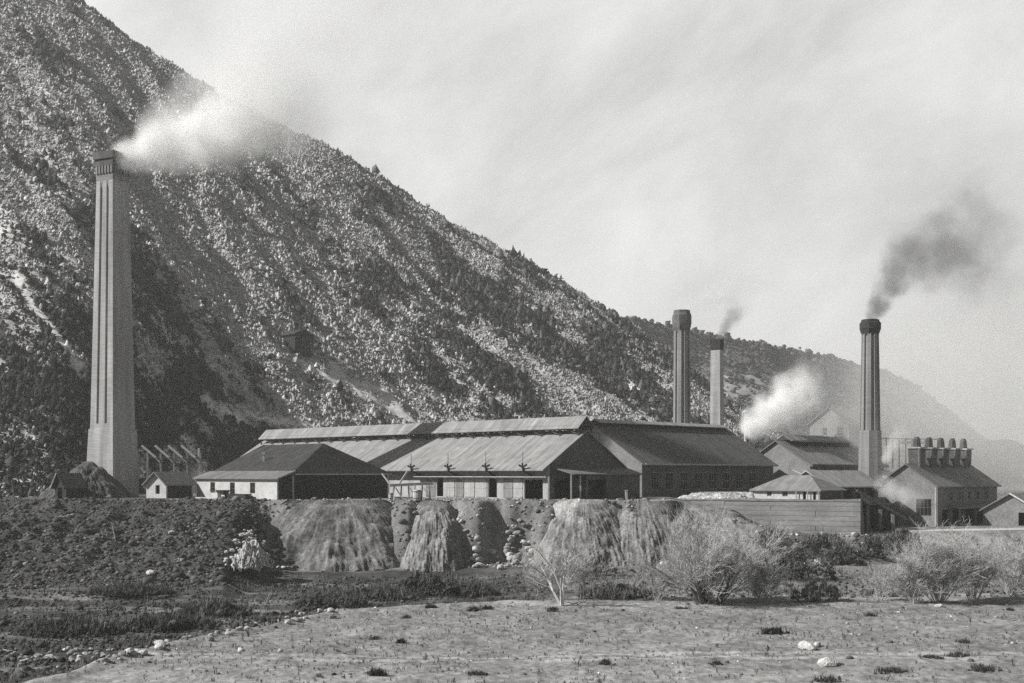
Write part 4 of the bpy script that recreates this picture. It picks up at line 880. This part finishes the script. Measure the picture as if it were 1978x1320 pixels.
# ------------------------------------------------------------------ ground cover: dry weeds and low dark brush
def ground_cover():
    rg = np.random.default_rng(31); n = 60000
    px = rg.uniform(-200, 2150, n); Y = 60 + 95 * rg.uniform(0, 1, n) ** .9; x = (px - CX) / F * Y; z = ground_z(px, Y)
    ye = rows(px, EDGE); yf = rows(px, FOOT)
    chan = (Y > ye + 1.5) & (Y < yf + 2)
    d = fbm(x * .14, Y * .4, 301, 4); keep = chan & (Y < yf - 1 - 8 * sstep(480, 560, px)) & (d > .50 + .14 * rg.uniform(-1, 1, n)) & ((px < 1060) | (px > 1120))
    keep &= ~((px > 1080) & (rg.uniform(0, 1, n) < .55))
    pos = np.stack([x, Y, z], -1)[keep]; k = len(pos)
    V = clumps(pos, rg.lognormal(-2.5, .5, k), .05 * rg.uniform(.5, 1.9, k), ragged=.6)
    tag(mesh_np('undergrowth', V[0], V[1], 'leafage', tone=V[2]), 'dark low undergrowth in the stream bed and along the foot of the banks', 'undergrowth', kind='stuff')
    n = 26000; px = rg.uniform(-200, 2150, n); Y = 60 + 90 * rg.uniform(0, 1, n) ** .9; x = (px - CX) / F * Y; z = ground_z(px, Y); ye = rows(px, EDGE)
    d = fbm(x * .1 + 5, Y * .3, 311, 4); keep = (Y > ye + .5) & (Y < rows(px, FOOT) - 1 - 7 * sstep(480, 560, px)) & (d > .5 + .2 * rg.uniform(-1, 1, n))
    pos = np.stack([x, Y, z], -1)[keep]
    V = sprays(pos, rg.lognormal(-1.3, .4, len(pos)), .13 * rg.uniform(.4, 1.6, len(pos)), k=6, wid=.35)
    tag(mesh_np('dry_weeds', V[0], V[1], 'leafage', tone=V[2]), 'dry pale weeds standing among the dark undergrowth', 'weeds', kind='stuff')
    n = 9000; px = rg.uniform(-100, 2100, n); Y = 61 + 46 * rg.uniform(0, 1, n); x = (px - CX) / F * Y; d = fbm(x * .2, Y * .35, 321, 3)
    keep = (Y < rows(px, EDGE) - .5) & (d > .46 + .2 * rg.uniform(-1, 1, n)); px, Y, x = px[keep], Y[keep], x[keep]; z = ground_z(px, Y)
    V = sprays(np.stack([x, Y, z], -1), rg.lognormal(-2.2, .4, len(x)), .14 * rg.uniform(.4, 2, len(x)), k=9, wid=.7)
    tag(mesh_np('grass_tufts', V[0], V[1], 'leafage', tone=V[2]), 'thin dry grass over the near flat', 'grass', kind='stuff')
ground_cover()
def tuft(px, py, w, h, label, seed, tone=.05):
    rg = np.random.default_rng(seed); p = on_ground(px, py); n = int(60 + 50 * w)
    pos = np.stack([p.x + rg.normal(0, w * .4, n), p.y + rg.normal(0, w * .3, n), np.zeros(n)], -1); pos[:, 2] = p.z - .03 + 0 * pos[:, 0]
    V = sprays(pos, np.full(n, h * .8) * rg.uniform(.4, 1.1, n), tone * rg.uniform(.5, 2.2, n), k=7, wid=.45)
    W = clumps(pos[: n // 3], h * .35 * rg.uniform(.5, 1.2, n // 3), tone * rg.uniform(.5, 1.4, n // 3), ragged=.6)
    f = np.concatenate([V[1], W[1] + len(V[0])]); v = np.concatenate([V[0], W[0]]); t = np.concatenate([V[2], W[2]])
    return tag(mesh_np('grass_tuft', v, f, 'leafage', tone=t), label, 'tuft', 'dark tufts on the near flat')
tuft(1495, 1224, 1.1, .5, 'largest and blackest tuft on the flat, right of centre', 1, .02)
for k, (px, py, w, h, lb) in enumerate(((728, 1306, .7, .4, 'dark tuft at the bottom edge left of centre'), (920, 1303, .7, .25, 'flat dark tuft at the bottom edge near the centre'), (775, 1243, .4, .35, 'small dark tuft on the flat below the pale cone'), (725, 1236, .4, .3, 'small dark tuft left of its near twin on the flat'),
        (915, 1180, .6, .4, 'dark tuft on the sandy strip left of the small white stemmed tree'), (942, 1178, .6, .4, 'second dark tuft on the sandy strip, beside its twin'), (1068, 1182, .5, .45, 'dark tuft just left of the foot of the white stemmed tree'), (833, 1174, .5, .35, 'dark tuft at the left end of the sandy strip'),
        (785, 1195, .35, .3, 'lone tuft below the left end of the sandy strip'), (1168, 1284, .35, .35, 'dark tuft on the cart track right of centre'), (1384, 1285, .3, .3, 'small tuft on the cart track, right of its twin'), (1316, 1177, .6, .25, 'low dark tuft by the foot of the large leafless shrub'),
        (1680, 1191, .5, .35, 'tuft on the flat before the right hand thicket'), (1860, 1242, .45, .25, 'flat tuft on the right of the flat'), (1950, 1180, .4, .25, 'tuft at the right edge of the flat'), (1595, 1318, .7, .35, 'dark tuft at the bottom edge below the lone boulder'),
        (1720, 1300, 1.0, .35, 'wide straggling tuft at the bottom right'), (1850, 1268, .9, .3, 'long straggling tuft above the bottom right one'), (1900, 1295, 1.0, .35, 'ragged tuft near the bottom right corner'), (1800, 1272, .7, .25, 'low tuft on the right beside the cart track'))):
    tuft(px, py, w, h, lb, 40 + k)

# ------------------------------------------------------------------ shrubs
def dark_bush(px, py, w, h, label, seed, tone=.045, n=None):
    rg = np.random.default_rng(seed); p = on_ground(px, py); n = n or int(260 * w)
    a = rg.uniform(0, 6.28, n); rr = rg.uniform(0, 1, n) ** .5; el = rg.uniform(0, 1, n)
    dome = (1 - rr ** 2) ** .5
    pn = fbm(np.cos(a) * rr * w * .9 + seed, np.sin(a) * rr * w * .9, seed + 5, 3); rr = np.where(pn > .46, rr, rr * .4); lump = .75 + .5 * fbm(np.cos(a) * 1.5 + seed, np.sin(a) * 1.5, seed, 2)
    pos = np.stack([p.x + np.cos(a) * rr * w * lump, p.y + np.sin(a) * rr * w * .7 * lump, p.z + dome * h * el ** .5 * lump * .9], -1)
    n = n // 2; pos = pos[::2][:n]; V = clumps(pos, rg.lognormal(-2.1, .4, n), tone * rg.uniform(.5, 1.8, n), ragged=.75)
    n = len(pos); W = sprays(np.repeat(pos, 3, 0) + rg.normal(0, .15, (3 * n, 3)), rg.lognormal(-1.35, .45, 3 * n), np.repeat(tone, 3 * n) * 2.6 * rg.uniform(.4, 1.6, 3 * n), k=5, wid=.3)
    t = thing('bush', label, 'bush', p, 'dark bushes along the foot of the banks')
    o1 = mesh_np('leaves', np.concatenate([V[0], W[0]]) - np.array(p), np.concatenate([V[1], W[1] + len(V[0])]), 'leafage', tone=np.concatenate([V[2], W[2]])); o1.parent = t
    m = MB(); r = random.Random(seed)
    for k in range(7):
        aa = r.uniform(0, 6.28); q = p + Vector((math.cos(aa) * w * .5, math.sin(aa) * w * .4, h * r.uniform(.5, .8))); m.tube([p + Vector((0, 0, -.2)), (p + q) / 2 + Vector((0, 0, .2)), q], [.05, .035, .015], 4)
    m.build('stem', 'bark_dark', t, fix=False); return t
for k, (px, py, w, h, lb, tn) in enumerate(((832, 1150, 3.4, 2.3, 'rounded dark bush in front of the smooth pale cone', .06), (905, 1152, 3.2, 1.3, 'low dark bush right of the rounded one before the rockfall', .05), (735, 1160, 4.0, 1.3, 'wide low dark bush before the broad streaked heap', .05), (640, 1172, 3.2, 1.1, 'low dark bush at the left before the streaked heap', .05),
        (1200, 1155, 3.6, 1.0, 'low dark bush between the white stemmed tree and the large shrub', .06), (1150, 1112, 2.4, 1.8, 'dark bush against the foot of the whitened heap', .06), (1530, 1120, 4.4, 3.4, 'biggest dark bush, right of the large leafless shrub', .06), (1490, 1060, 3.4, 2.6, 'dark bush behind the large leafless shrub under the wall', .06),
        (1575, 1162, 2.0, 1.7, 'dark bush at the right foot of the biggest one', .08), (1625, 1090, 2.4, 2.2, 'small dark bush in the gully under the timber bin', .05), (1690, 1078, 3.4, 2.8, 'dark bush in the gully beside the bright bank', .06), (1745, 1060, 3.0, 2.4, 'dark bush at the left flank of the bright bank', .07),
        (1590, 1058, 3.0, 1.7, 'low bush on the slope below the retaining wall', .08), (420, 1190, 3.2, 1.0, 'dark bush in the stream bed beyond the row of stones', .045), (330, 1215, 3.6, 1.0, 'dark bush in the stream bed near the left of the stone row', .045), (150, 1225, 4.0, 1.0, 'dark bush in the left part of the stream bed', .045), (250, 1150, 4.0, .7, 'flat dark bush at the foot of the slag bank', .045),
        )):
    dark_bush(px, py, w, h, lb, 70 + k, tn)
def bare_shrub(name, cat, px, py, h, spread, stems, label, seed, bark='twig', levels=(6, 6, 5), r0=.06, twig=.02, lean=1.0, group=None, fuzz_r=.013, Y=None):
    r = random.Random(seed); p = on_ground(px, py) if Y is None else Vector((PX_TO_X(px, Y), Y, gz(PX_TO_X(px, Y), Y)))
    t = thing(name, label, cat, p, group); sm = MB(); tw = MB()
    def grow(b, d, L, rad, lv):
        pts = [b]; rads = [rad]; dd = d.copy()
        for k in range(3):
            dd = (dd + Vector((r.gauss(0, .2), r.gauss(0, .2), .05 + r.gauss(0, .14)))).normalized(); pts.append(pts[-1] + dd * L / 3); rads.append(rad * (1 - .28 * (k + 1)))
        (sm if lv == 0 else tw).tube(pts, [max(q, fuzz_r * .6) for q in rads], 5 if lv == 0 else 3)
        if lv < len(levels):
            for k in range(levels[lv]):
                f = r.uniform(.25, 1.0); i = min(2, int(f * 3)); q = pts[i].lerp(pts[i + 1], f * 3 - i)
                ax = Vector((r.gauss(0, 1), r.gauss(0, 1), r.gauss(0, .6))); nd = (dd + ax.normalized() * r.uniform(.5, 1.15)).normalized()
                nd.z = nd.z * .8 + .12
                grow(q, nd.normalized(), L * r.uniform(.3, .58), max(rad * .42, fuzz_r), lv + 1)
    for k in range(stems):
        a = r.uniform(0, 6.28); tilt = r.uniform(.05, 1.0) ** .8 * lean
        d = Vector((math.cos(a) * tilt, math.sin(a) * tilt * .7, 1)).normalized()
        grow(p + Vector((math.cos(a) * spread * .16 * tilt, math.sin(a) * spread * .1, -.15)), d, h * r.uniform(.5, .74) * (1 - .12 * tilt), r0 * r.uniform(.7, 1.2), 0)
    sm.build('stem', bark, t, fix=False); tw.build('twigs', 'twig' if bark != 'bark_pale' else 'twig', t, fix=False)
    return t
bare_shrub('leafless_shrub', 'shrub', 1368, 1166, 8.4, 8, 34, 'large leafless many stemmed shrub, the biggest one, on the edge of the flat', 5, bark='bark_dark', levels=(11, 9, 6), lean=.8, fuzz_r=.012, r0=.1)
bare_shrub('leafless_tree', 'tree', 1086, 1170, 8.2, 1, 3, 'slender leafless tree with whitish forked stems left of the large shrub', 9, bark='bark_pale', levels=(8, 7, 5), lean=.3, r0=.13, fuzz_r=.011)
for k, (px, py, h, n, lb) in enumerate(((1815, 1165, 7.4, 26, 'tall leafless thicket before the bright bank, centre of the right hand group'), (1765, 1165, 5.0, 18, 'leafless thicket at the left of the right hand group'), (1880, 1160, 6.6, 20, 'leafless thicket right of the tall one before the bank'), (1950, 1150, 6.2, 16, 'leafless thicket at the right edge of the picture'),
        (1465, 1165, 4.6, 14, 'leafless shrub at the right flank of the biggest shrub'), (1272, 1160, 3.4, 8, 'leafless shrub at the left flank of the biggest shrub'), (1130, 1140, 5.2, 8, 'thin leafless shrub behind the white stemmed tree'), (1040, 1150, 4.2, 6, 'thin leafless shrub left of the white stemmed tree'), (1700, 1160, 3.2, 10, 'small leafless shrub at the outer left of the right hand thickets'))):
    bare_shrub('leafless_shrub', 'shrub', px, py, h, 3, n, lb, 100 + k, bark='twig', levels=(9, 7, 5), lean=.7, r0=.045, fuzz_r=.012, group='leafless shrubs along the flat')
for k, (px, py, h, lb) in enumerate(((505, 1190, 4.0, 'thin dead sapling beyond the row of stones left of centre'), (92, 1208, 3.4, 'thin pale sapling in the stream bed at the far left'), (393, 1205, 2.4, 'short dead sapling between the other two in the stream bed'))):
    bare_shrub('sapling', 'sapling', px, py, h, 1, 1, lb, 140 + k, bark='twig', levels=(6, 4), lean=.1, r0=.04, group='dead saplings in the stream bed')
m = MB(); a_ = on_ground(221, 1046); m.tube([a_ + Vector((.15, 0, -.2)), a_ + Vector((-.35, .1, 2.0))], [.07, .05], 5); tag(m.build('stake', 'bark_pale', fix=False), 'pale leaning stake stuck in the dark slag bank', 'stake')
CLOUD_LO, CLOUD_HI = 5.5, 8.3
# ------------------------------------------------------------------ air, smoke, sky, sun, camera
def plume(name, label, start, direction, length, r0, r1, dens, color, bend=0.0, power=.8, nscale=.25, warp=1.0, fade=(.35, 1.0), aniso=0.0, absorb=None, contrast=1.0, seed=0.0, wide=1.0, head=.02):
    """a drifting smoke plume: a tapering hull along local X whose density thins outwards, along its length and with noise"""
    start = Vector(start); d = Vector(direction).normalized(); side = d.cross(Zv).normalized(); up = side.cross(d).normalized()
    nx, na = 28, 18; V = []; Fc = []
    R = lambda s: r0 + (r1 - r0) * s ** power
    for i in range(nx + 1):
        s = i / nx; rr = R(s) * 1.25 + .05
        for j in range(na):
            a = 2 * PI * j / na; V.append((s * length, math.cos(a) * rr * wide, math.sin(a) * rr + bend * s * s))
    for i in range(nx):
        for j in range(na):
            k = (j + 1) % na; Fc.append((i * na + j, i * na + k, (i + 1) * na + k, (i + 1) * na + j))
    Fc.append(tuple(range(na))[::-1]); Fc.append(tuple(nx * na + j for j in range(na)))
    me = bpy.data.meshes.new(name); me.from_pydata(V, [], Fc); bm = bmesh.new(); bm.from_mesh(me); bmesh.ops.recalc_face_normals(bm, faces=bm.faces); bm.to_mesh(me); bm.free()
    o = bpy.data.objects.new(name, me); C.objects.link(o); o.location = start
    from mathutils import Matrix
    o.rotation_euler = Matrix((d, -side, up)).transposed().to_euler()
    m = bpy.data.materials.new(name); m.use_nodes = True; nt = m.node_tree; nt.nodes.clear(); N = nt.nodes.new; L = nt.links.new
    out = N('ShaderNodeOutputMaterial'); pv = N('ShaderNodeVolumePrincipled'); L(pv.outputs[0], out.inputs['Volume'])
    pv.inputs['Color'].default_value = (*color, 1); pv.inputs['Anisotropy'].default_value = aniso
    if absorb: pv.inputs['Absorption Color'].default_value = (*absorb, 1)
    def M(op, a, b=None, c=None):
        q = N('ShaderNodeMath'); q.operation = op
        for i, v in enumerate((a, b, c)):
            if v is None: continue
            if isinstance(v, (int, float)): q.inputs[i].default_value = v
            else: L(v, q.inputs[i])
        return q.outputs[0]
    tc = N('ShaderNodeTexCoord'); sx = N('ShaderNodeSeparateXYZ'); L(tc.outputs['Object'], sx.inputs[0])
    s = M('DIVIDE', sx.outputs[0], length); s = M('MAXIMUM', s, 0.0)
    Rr = M('ADD', M('MULTIPLY', M('POWER', s, power), r1 - r0), r0)
    nz = N('ShaderNodeTexNoise'); nz.inputs['Scale'].default_value = nscale; nz.inputs['Detail'].default_value = 5; nz.inputs['Roughness'].default_value = .6
    mp = N('ShaderNodeMapping'); mp.inputs['Location'].default_value = (seed, seed * 2, seed * 3); L(tc.outputs['Object'], mp.inputs[0]); L(mp.outputs[0], nz.inputs['Vector'])
    nc = N('ShaderNodeSeparateXYZ'); L(nz.outputs['Color'], nc.inputs[0])
    off = lambda k: M('MULTIPLY', M('MULTIPLY', M('SUBTRACT', nc.outputs[k], .5), warp * 1.6), Rr)
    y = M('DIVIDE', M('ADD', sx.outputs[1], off(0)), wide); z = M('ADD', M('SUBTRACT', sx.outputs[2], M('MULTIPLY', M('MULTIPLY', s, s), bend)), off(1))
    rr = M('DIVIDE', M('SQRT', M('ADD', M('MULTIPLY', y, y), M('MULTIPLY', z, z))), Rr)
    core = N('ShaderNodeMapRange'); core.interpolation_type = 'SMOOTHSTEP'; core.inputs['From Min'].default_value = 1.0; core.inputs['From Max'].default_value = .25; L(rr, core.inputs['Value'])
    nn = N('ShaderNodeMapRange'); nn.interpolation_type = 'SMOOTHSTEP'; nn.inputs['From Min'].default_value = .5 - .2 / contrast; nn.inputs['From Max'].default_value = .5 + .2 / contrast; L(nz.outputs['Fac'], nn.inputs['Value'])
    n2 = M('ADD', M('MULTIPLY', nn.outputs[0], .8), M('MULTIPLY', M('SUBTRACT', 1.0, s), .25))
    fd = N('ShaderNodeMapRange'); fd.interpolation_type = 'SMOOTHSTEP'; fd.inputs['From Min'].default_value = fade[1]; fd.inputs['From Max'].default_value = fade[0]; L(s, fd.inputs['Value'])
    hd = N('ShaderNodeMapRange'); hd.inputs['From Min'].default_value = 0; hd.inputs['From Max'].default_value = head; L(s, hd.inputs['Value'])
    sp = M('POWER', M('DIVIDE', r0, Rr), .6)
    D = M('MULTIPLY', M('MULTIPLY', M('MULTIPLY', core.outputs[0], n2), M('MULTIPLY', fd.outputs[0], hd.outputs[0])), M('MULTIPLY', sp, dens)); L(D, pv.inputs['Density'])
    me.materials.append(m); return tag(o, label, 'smoke', kind='stuff')
def to(p, px, py, dy=0): q = P(px, py, p.y + dy); return q - p, (q - p).length
WHITE = (.995, .995, .99); GREY = (.35, .35, .345)
d, l = to(TOP1, 700, 200, -6)
plume('white_smoke', 'dense white smoke trailing to the right from the tallest chimney', TOP1 - Vector((0, 0, .6)), d, l, 1.6, 9.0, 1.6, WHITE, power=.6, nscale=.2, warp=.8, fade=(.38, .95), bend=1.5, seed=3, contrast=1.3)
d, l = to(TOP1, 800, -20, -10)
plume('white_smoke', 'pale veil of smoke spreading upwards over the ridge from the tallest chimney', TOP1 + Vector((4, 0, 3)), d, l, 3.0, 17, .22, WHITE, power=.9, nscale=.09, warp=.9, fade=(.6, 1.0), bend=3.0, seed=33, contrast=1.2)
d, l = to(TOP1, 650, 200, -8)
plume('white_smoke', 'lower veil of white smoke sinking along the ridge from the tallest chimney', TOP1 + Vector((1.2, 0, .2)), d, l, 1.3, 6.5, .8, WHITE, power=.75, nscale=.2, warp=.8, fade=(.45, 1.0), seed=9, bend=-1.5)
d, l = to(TOP4, 1775, 430, 0)
plume('black_smoke', 'dark smoke rising and spreading to the right from the right chimney', TOP4 - Vector((0, 0, .3)), d, l, 1.25, 6.5, 1.0, GREY, power=.9, nscale=.28, warp=1.0, fade=(.4, 1.0), bend=-1.0, seed=5, contrast=1.4)
s0 = P(1712, 505, 212); d = P(1990, 455, 212) - s0
plume('black_smoke', 'wide thinning dark smoke drifting right above the mill', s0, d, d.length, 4.5, 15, .3, GREY, power=.8, nscale=.18, warp=1.0, fade=(.4, 1.0), seed=41, contrast=1.4, head=.2)
d, l = to(TOP3, 1440, 570, 0)
plume('dark_smoke', 'short puff of dark smoke from the plain square chimney', TOP3 - Vector((0, 0, .3)), d, l, .95, 3.6, .9, GREY, power=.9, nscale=.4, warp=.9, fade=(.4, 1.0), seed=8)
d, l = to(TOP2, 1500, 505, 0)
plume('white_smoke', 'thin white smoke drifting off the ribbed octagonal chimney', TOP2 + Vector((.5, 0, .3)), d, l, .9, 6.0, .5, WHITE, power=.9, nscale=.25, warp=1.0, fade=(.5, 1.0), seed=12)
s0 = P(1437, 836, 216); d = P(1590, 725, 222) - s0
plume('white_steam', 'bright white steam billowing over the end of the broad dark roof', s0, d, d.length, 1.8, 6.6, 2.0, WHITE, power=.6, nscale=.3, warp=.9, fade=(.45, 1.0), seed=15, contrast=1.2)
s0 = P(1706, 893, 205); d = P(1752, 815, 208) - s0
plume('white_steam', 'small wisp of steam between the right chimney and the mill', s0, d, d.length, .7, 2.4, .9, WHITE, power=.8, nscale=.5, warp=.9, fade=(.4, 1.0), seed=18)
s0 = P(392, 962, 180); d = P(378, 890, 182) - s0
plume('white_steam', 'small white steam cloud between the white shed and the tarred house', s0, d, d.length, 1.5, 2.2, 1.8, WHITE, power=.8, nscale=.6, warp=.9, fade=(.35, 1.0), seed=21, head=.15)
s0 = P(1690, 925, 176); d = P(1790, 985, 172) - s0
plume('pale_smoke', 'pale steam rolling down past the timber bin before the mill', s0, d, d.length, 1.2, 2.2, .8, WHITE, power=.8, nscale=.5, warp=.9, fade=(.5, 1.0), seed=24, head=.15)
# furnace smoke lying in the valley at the right
s0 = P(1500, 850, 250); d = P(2250, 770, 200) - s0
plume('smoke_bank', 'thin pale smoke lying in the valley behind the mill at the right', s0, d, d.length, 13, 36, .12, (.9, .9, .89), power=.5, nscale=.03, warp=.5, fade=(.9, 1.0), seed=27, head=.35)
# haze: the whole valley air
bm = bmesh.new(); bmesh.ops.create_cube(bm, size=1); me = bpy.data.meshes.new('haze'); bm.to_mesh(me); bm.free()
hz_ = bpy.data.objects.new('haze', me); C.objects.link(hz_); hz_.location = (0, 3400, 145); hz_.scale = (9000, 7600, 330); hz_.location.z = -12 + 165
m = bpy.data.materials.new('haze'); m.use_nodes = True; nt = m.node_tree; nt.nodes.clear(); out = nt.nodes.new('ShaderNodeOutputMaterial'); pv = nt.nodes.new('ShaderNodeVolumePrincipled')
pv.inputs['Color'].default_value = (.97, .97, .96, 1); pv.inputs['Density'].default_value = HAZE = .00028; pv.inputs['Anisotropy'].default_value = .2
nt.links.new(pv.outputs[0], out.inputs['Volume']); me.materials.append(m); tag(hz_, kind='stuff')

SUN_EL = math.radians(36); sd = Vector((-math.cos(SUN_EL) * .982, -math.cos(SUN_EL) * .19, math.sin(SUN_EL))).normalized()   # towards the sun
sl = bpy.data.lights.new('sun', 'SUN'); sl.energy = 5.0; sl.angle = math.radians(.5); sl.color = (1, .992, .975)
so = bpy.data.objects.new('sun', sl); C.objects.link(so); so.rotation_euler = (-sd).to_track_quat('-Z', 'Y').to_euler(); so.location = sd * 400
w = bpy.data.worlds.new('World'); scene.world = w; w.use_nodes = True; nt = w.node_tree; N = nt.nodes.new; L = nt.links.new
bg = nt.nodes['Background']; sky = N('ShaderNodeTexSky'); sky.sky_type = 'NISHITA'; sky.sun_disc = False; sky.sun_elevation = SUN_EL; sky.sun_rotation = math.atan2(sd.x, sd.y)
sky.dust_density = 1.0
bw = N('ShaderNodeRGBToBW'); L(sky.outputs[0], bw.inputs[0])
tc = N('ShaderNodeTexCoord'); sx = N('ShaderNodeSeparateXYZ'); L(tc.outputs['Generated'], sx.inputs[0])
m0 = N('ShaderNodeMapping'); m0.inputs['Rotation'].default_value = (0, math.radians(38), 0); L(tc.outputs['Generated'], m0.inputs[0])
mp = N('ShaderNodeMapping'); mp.inputs['Scale'].default_value = (2.0, 2.4, 3.8); L(m0.outputs[0], mp.inputs[0])
n1 = N('ShaderNodeTexNoise'); n1.inputs['Scale'].default_value = 2.2; n1.inputs['Detail'].default_value = 7; n1.inputs['Roughness'].default_value = .62; n1.inputs['Distortion'].default_value = .25; L(mp.outputs[0], n1.inputs['Vector'])
cr = N('ShaderNodeMapRange'); cr.inputs['From Min'].default_value = .34; cr.inputs['From Max'].default_value = .68; cr.inputs['To Min'].default_value = CLOUD_LO; cr.inputs['To Max'].default_value = CLOUD_HI; L(n1.outputs['Fac'], cr.inputs['Value'])
# thin overcast near the horizon, unseen sky overhead darkened to cut fill light
hi = N('ShaderNodeMapRange'); hi.interpolation_type = 'SMOOTHSTEP'; hi.inputs['From Min'].default_value = .36; hi.inputs['From Max'].default_value = .62; hi.inputs['To Min'].default_value = 1; hi.inputs['To Max'].default_value = 0; L(sx.outputs[2], hi.inputs['Value'])
fr = N('ShaderNodeMapRange'); fr.interpolation_type = 'SMOOTHSTEP'; fr.inputs['From Min'].default_value = .05; fr.inputs['From Max'].default_value = .6; L(sx.outputs[1], fr.inputs['Value'])   # smoke veil kept ahead only, so unseen sky behind gives less fill light
vl = N('ShaderNodeMath'); vl.operation = 'MULTIPLY'; L(hi.outputs[0], vl.inputs[0]); L(fr.outputs[0], vl.inputs[1])
sk = N('ShaderNodeMath'); sk.operation = 'MULTIPLY'; sk.inputs[1].default_value = .33; L(bw.outputs[0], sk.inputs[0])
mx = N('ShaderNodeMix'); mx.data_type = 'FLOAT'; L(vl.outputs[0], mx.inputs[0]); L(sk.outputs[0], mx.inputs[2]); L(cr.outputs[0], mx.inputs[3])
tn = N('ShaderNodeVectorMath'); tn.operation = 'SCALE'; tn.inputs[0].default_value = (1, 1, .992); L(mx.outputs[0], tn.inputs['Scale'])
L(tn.outputs[0], bg.inputs['Color']); bg.inputs['Strength'].default_value = .08

cam = bpy.data.cameras.new('camera'); co = bpy.data.objects.new('camera', cam); C.objects.link(co)
co.location = (0, 0, H); co.rotation_euler = (PI / 2, 0, 0); cam.sensor_width = 36; cam.lens = 36 * F / 1978; cam.shift_y = (HY - 660) / 1978
cam.clip_start = .5; cam.clip_end = 12000; scene.camera = co
vs = scene.view_settings; vs.view_transform = 'Standard'; vs.look = 'None'; vs.exposure = .45; vs.gamma = 1; vs.use_curve_mapping = False
scene.render.engine = 'CYCLES'; cy = scene.cycles
cy.max_bounces = 14; cy.diffuse_bounces = 3; cy.glossy_bounces = 2; cy.transmission_bounces = 2; cy.volume_bounces = 14; cy.transparent_max_bounces = 16
cy.volume_step_rate = 1.0; cy.volume_max_steps = 256; cy.use_denoising = False; cy.caustics_reflective = False; cy.caustics_refractive = False
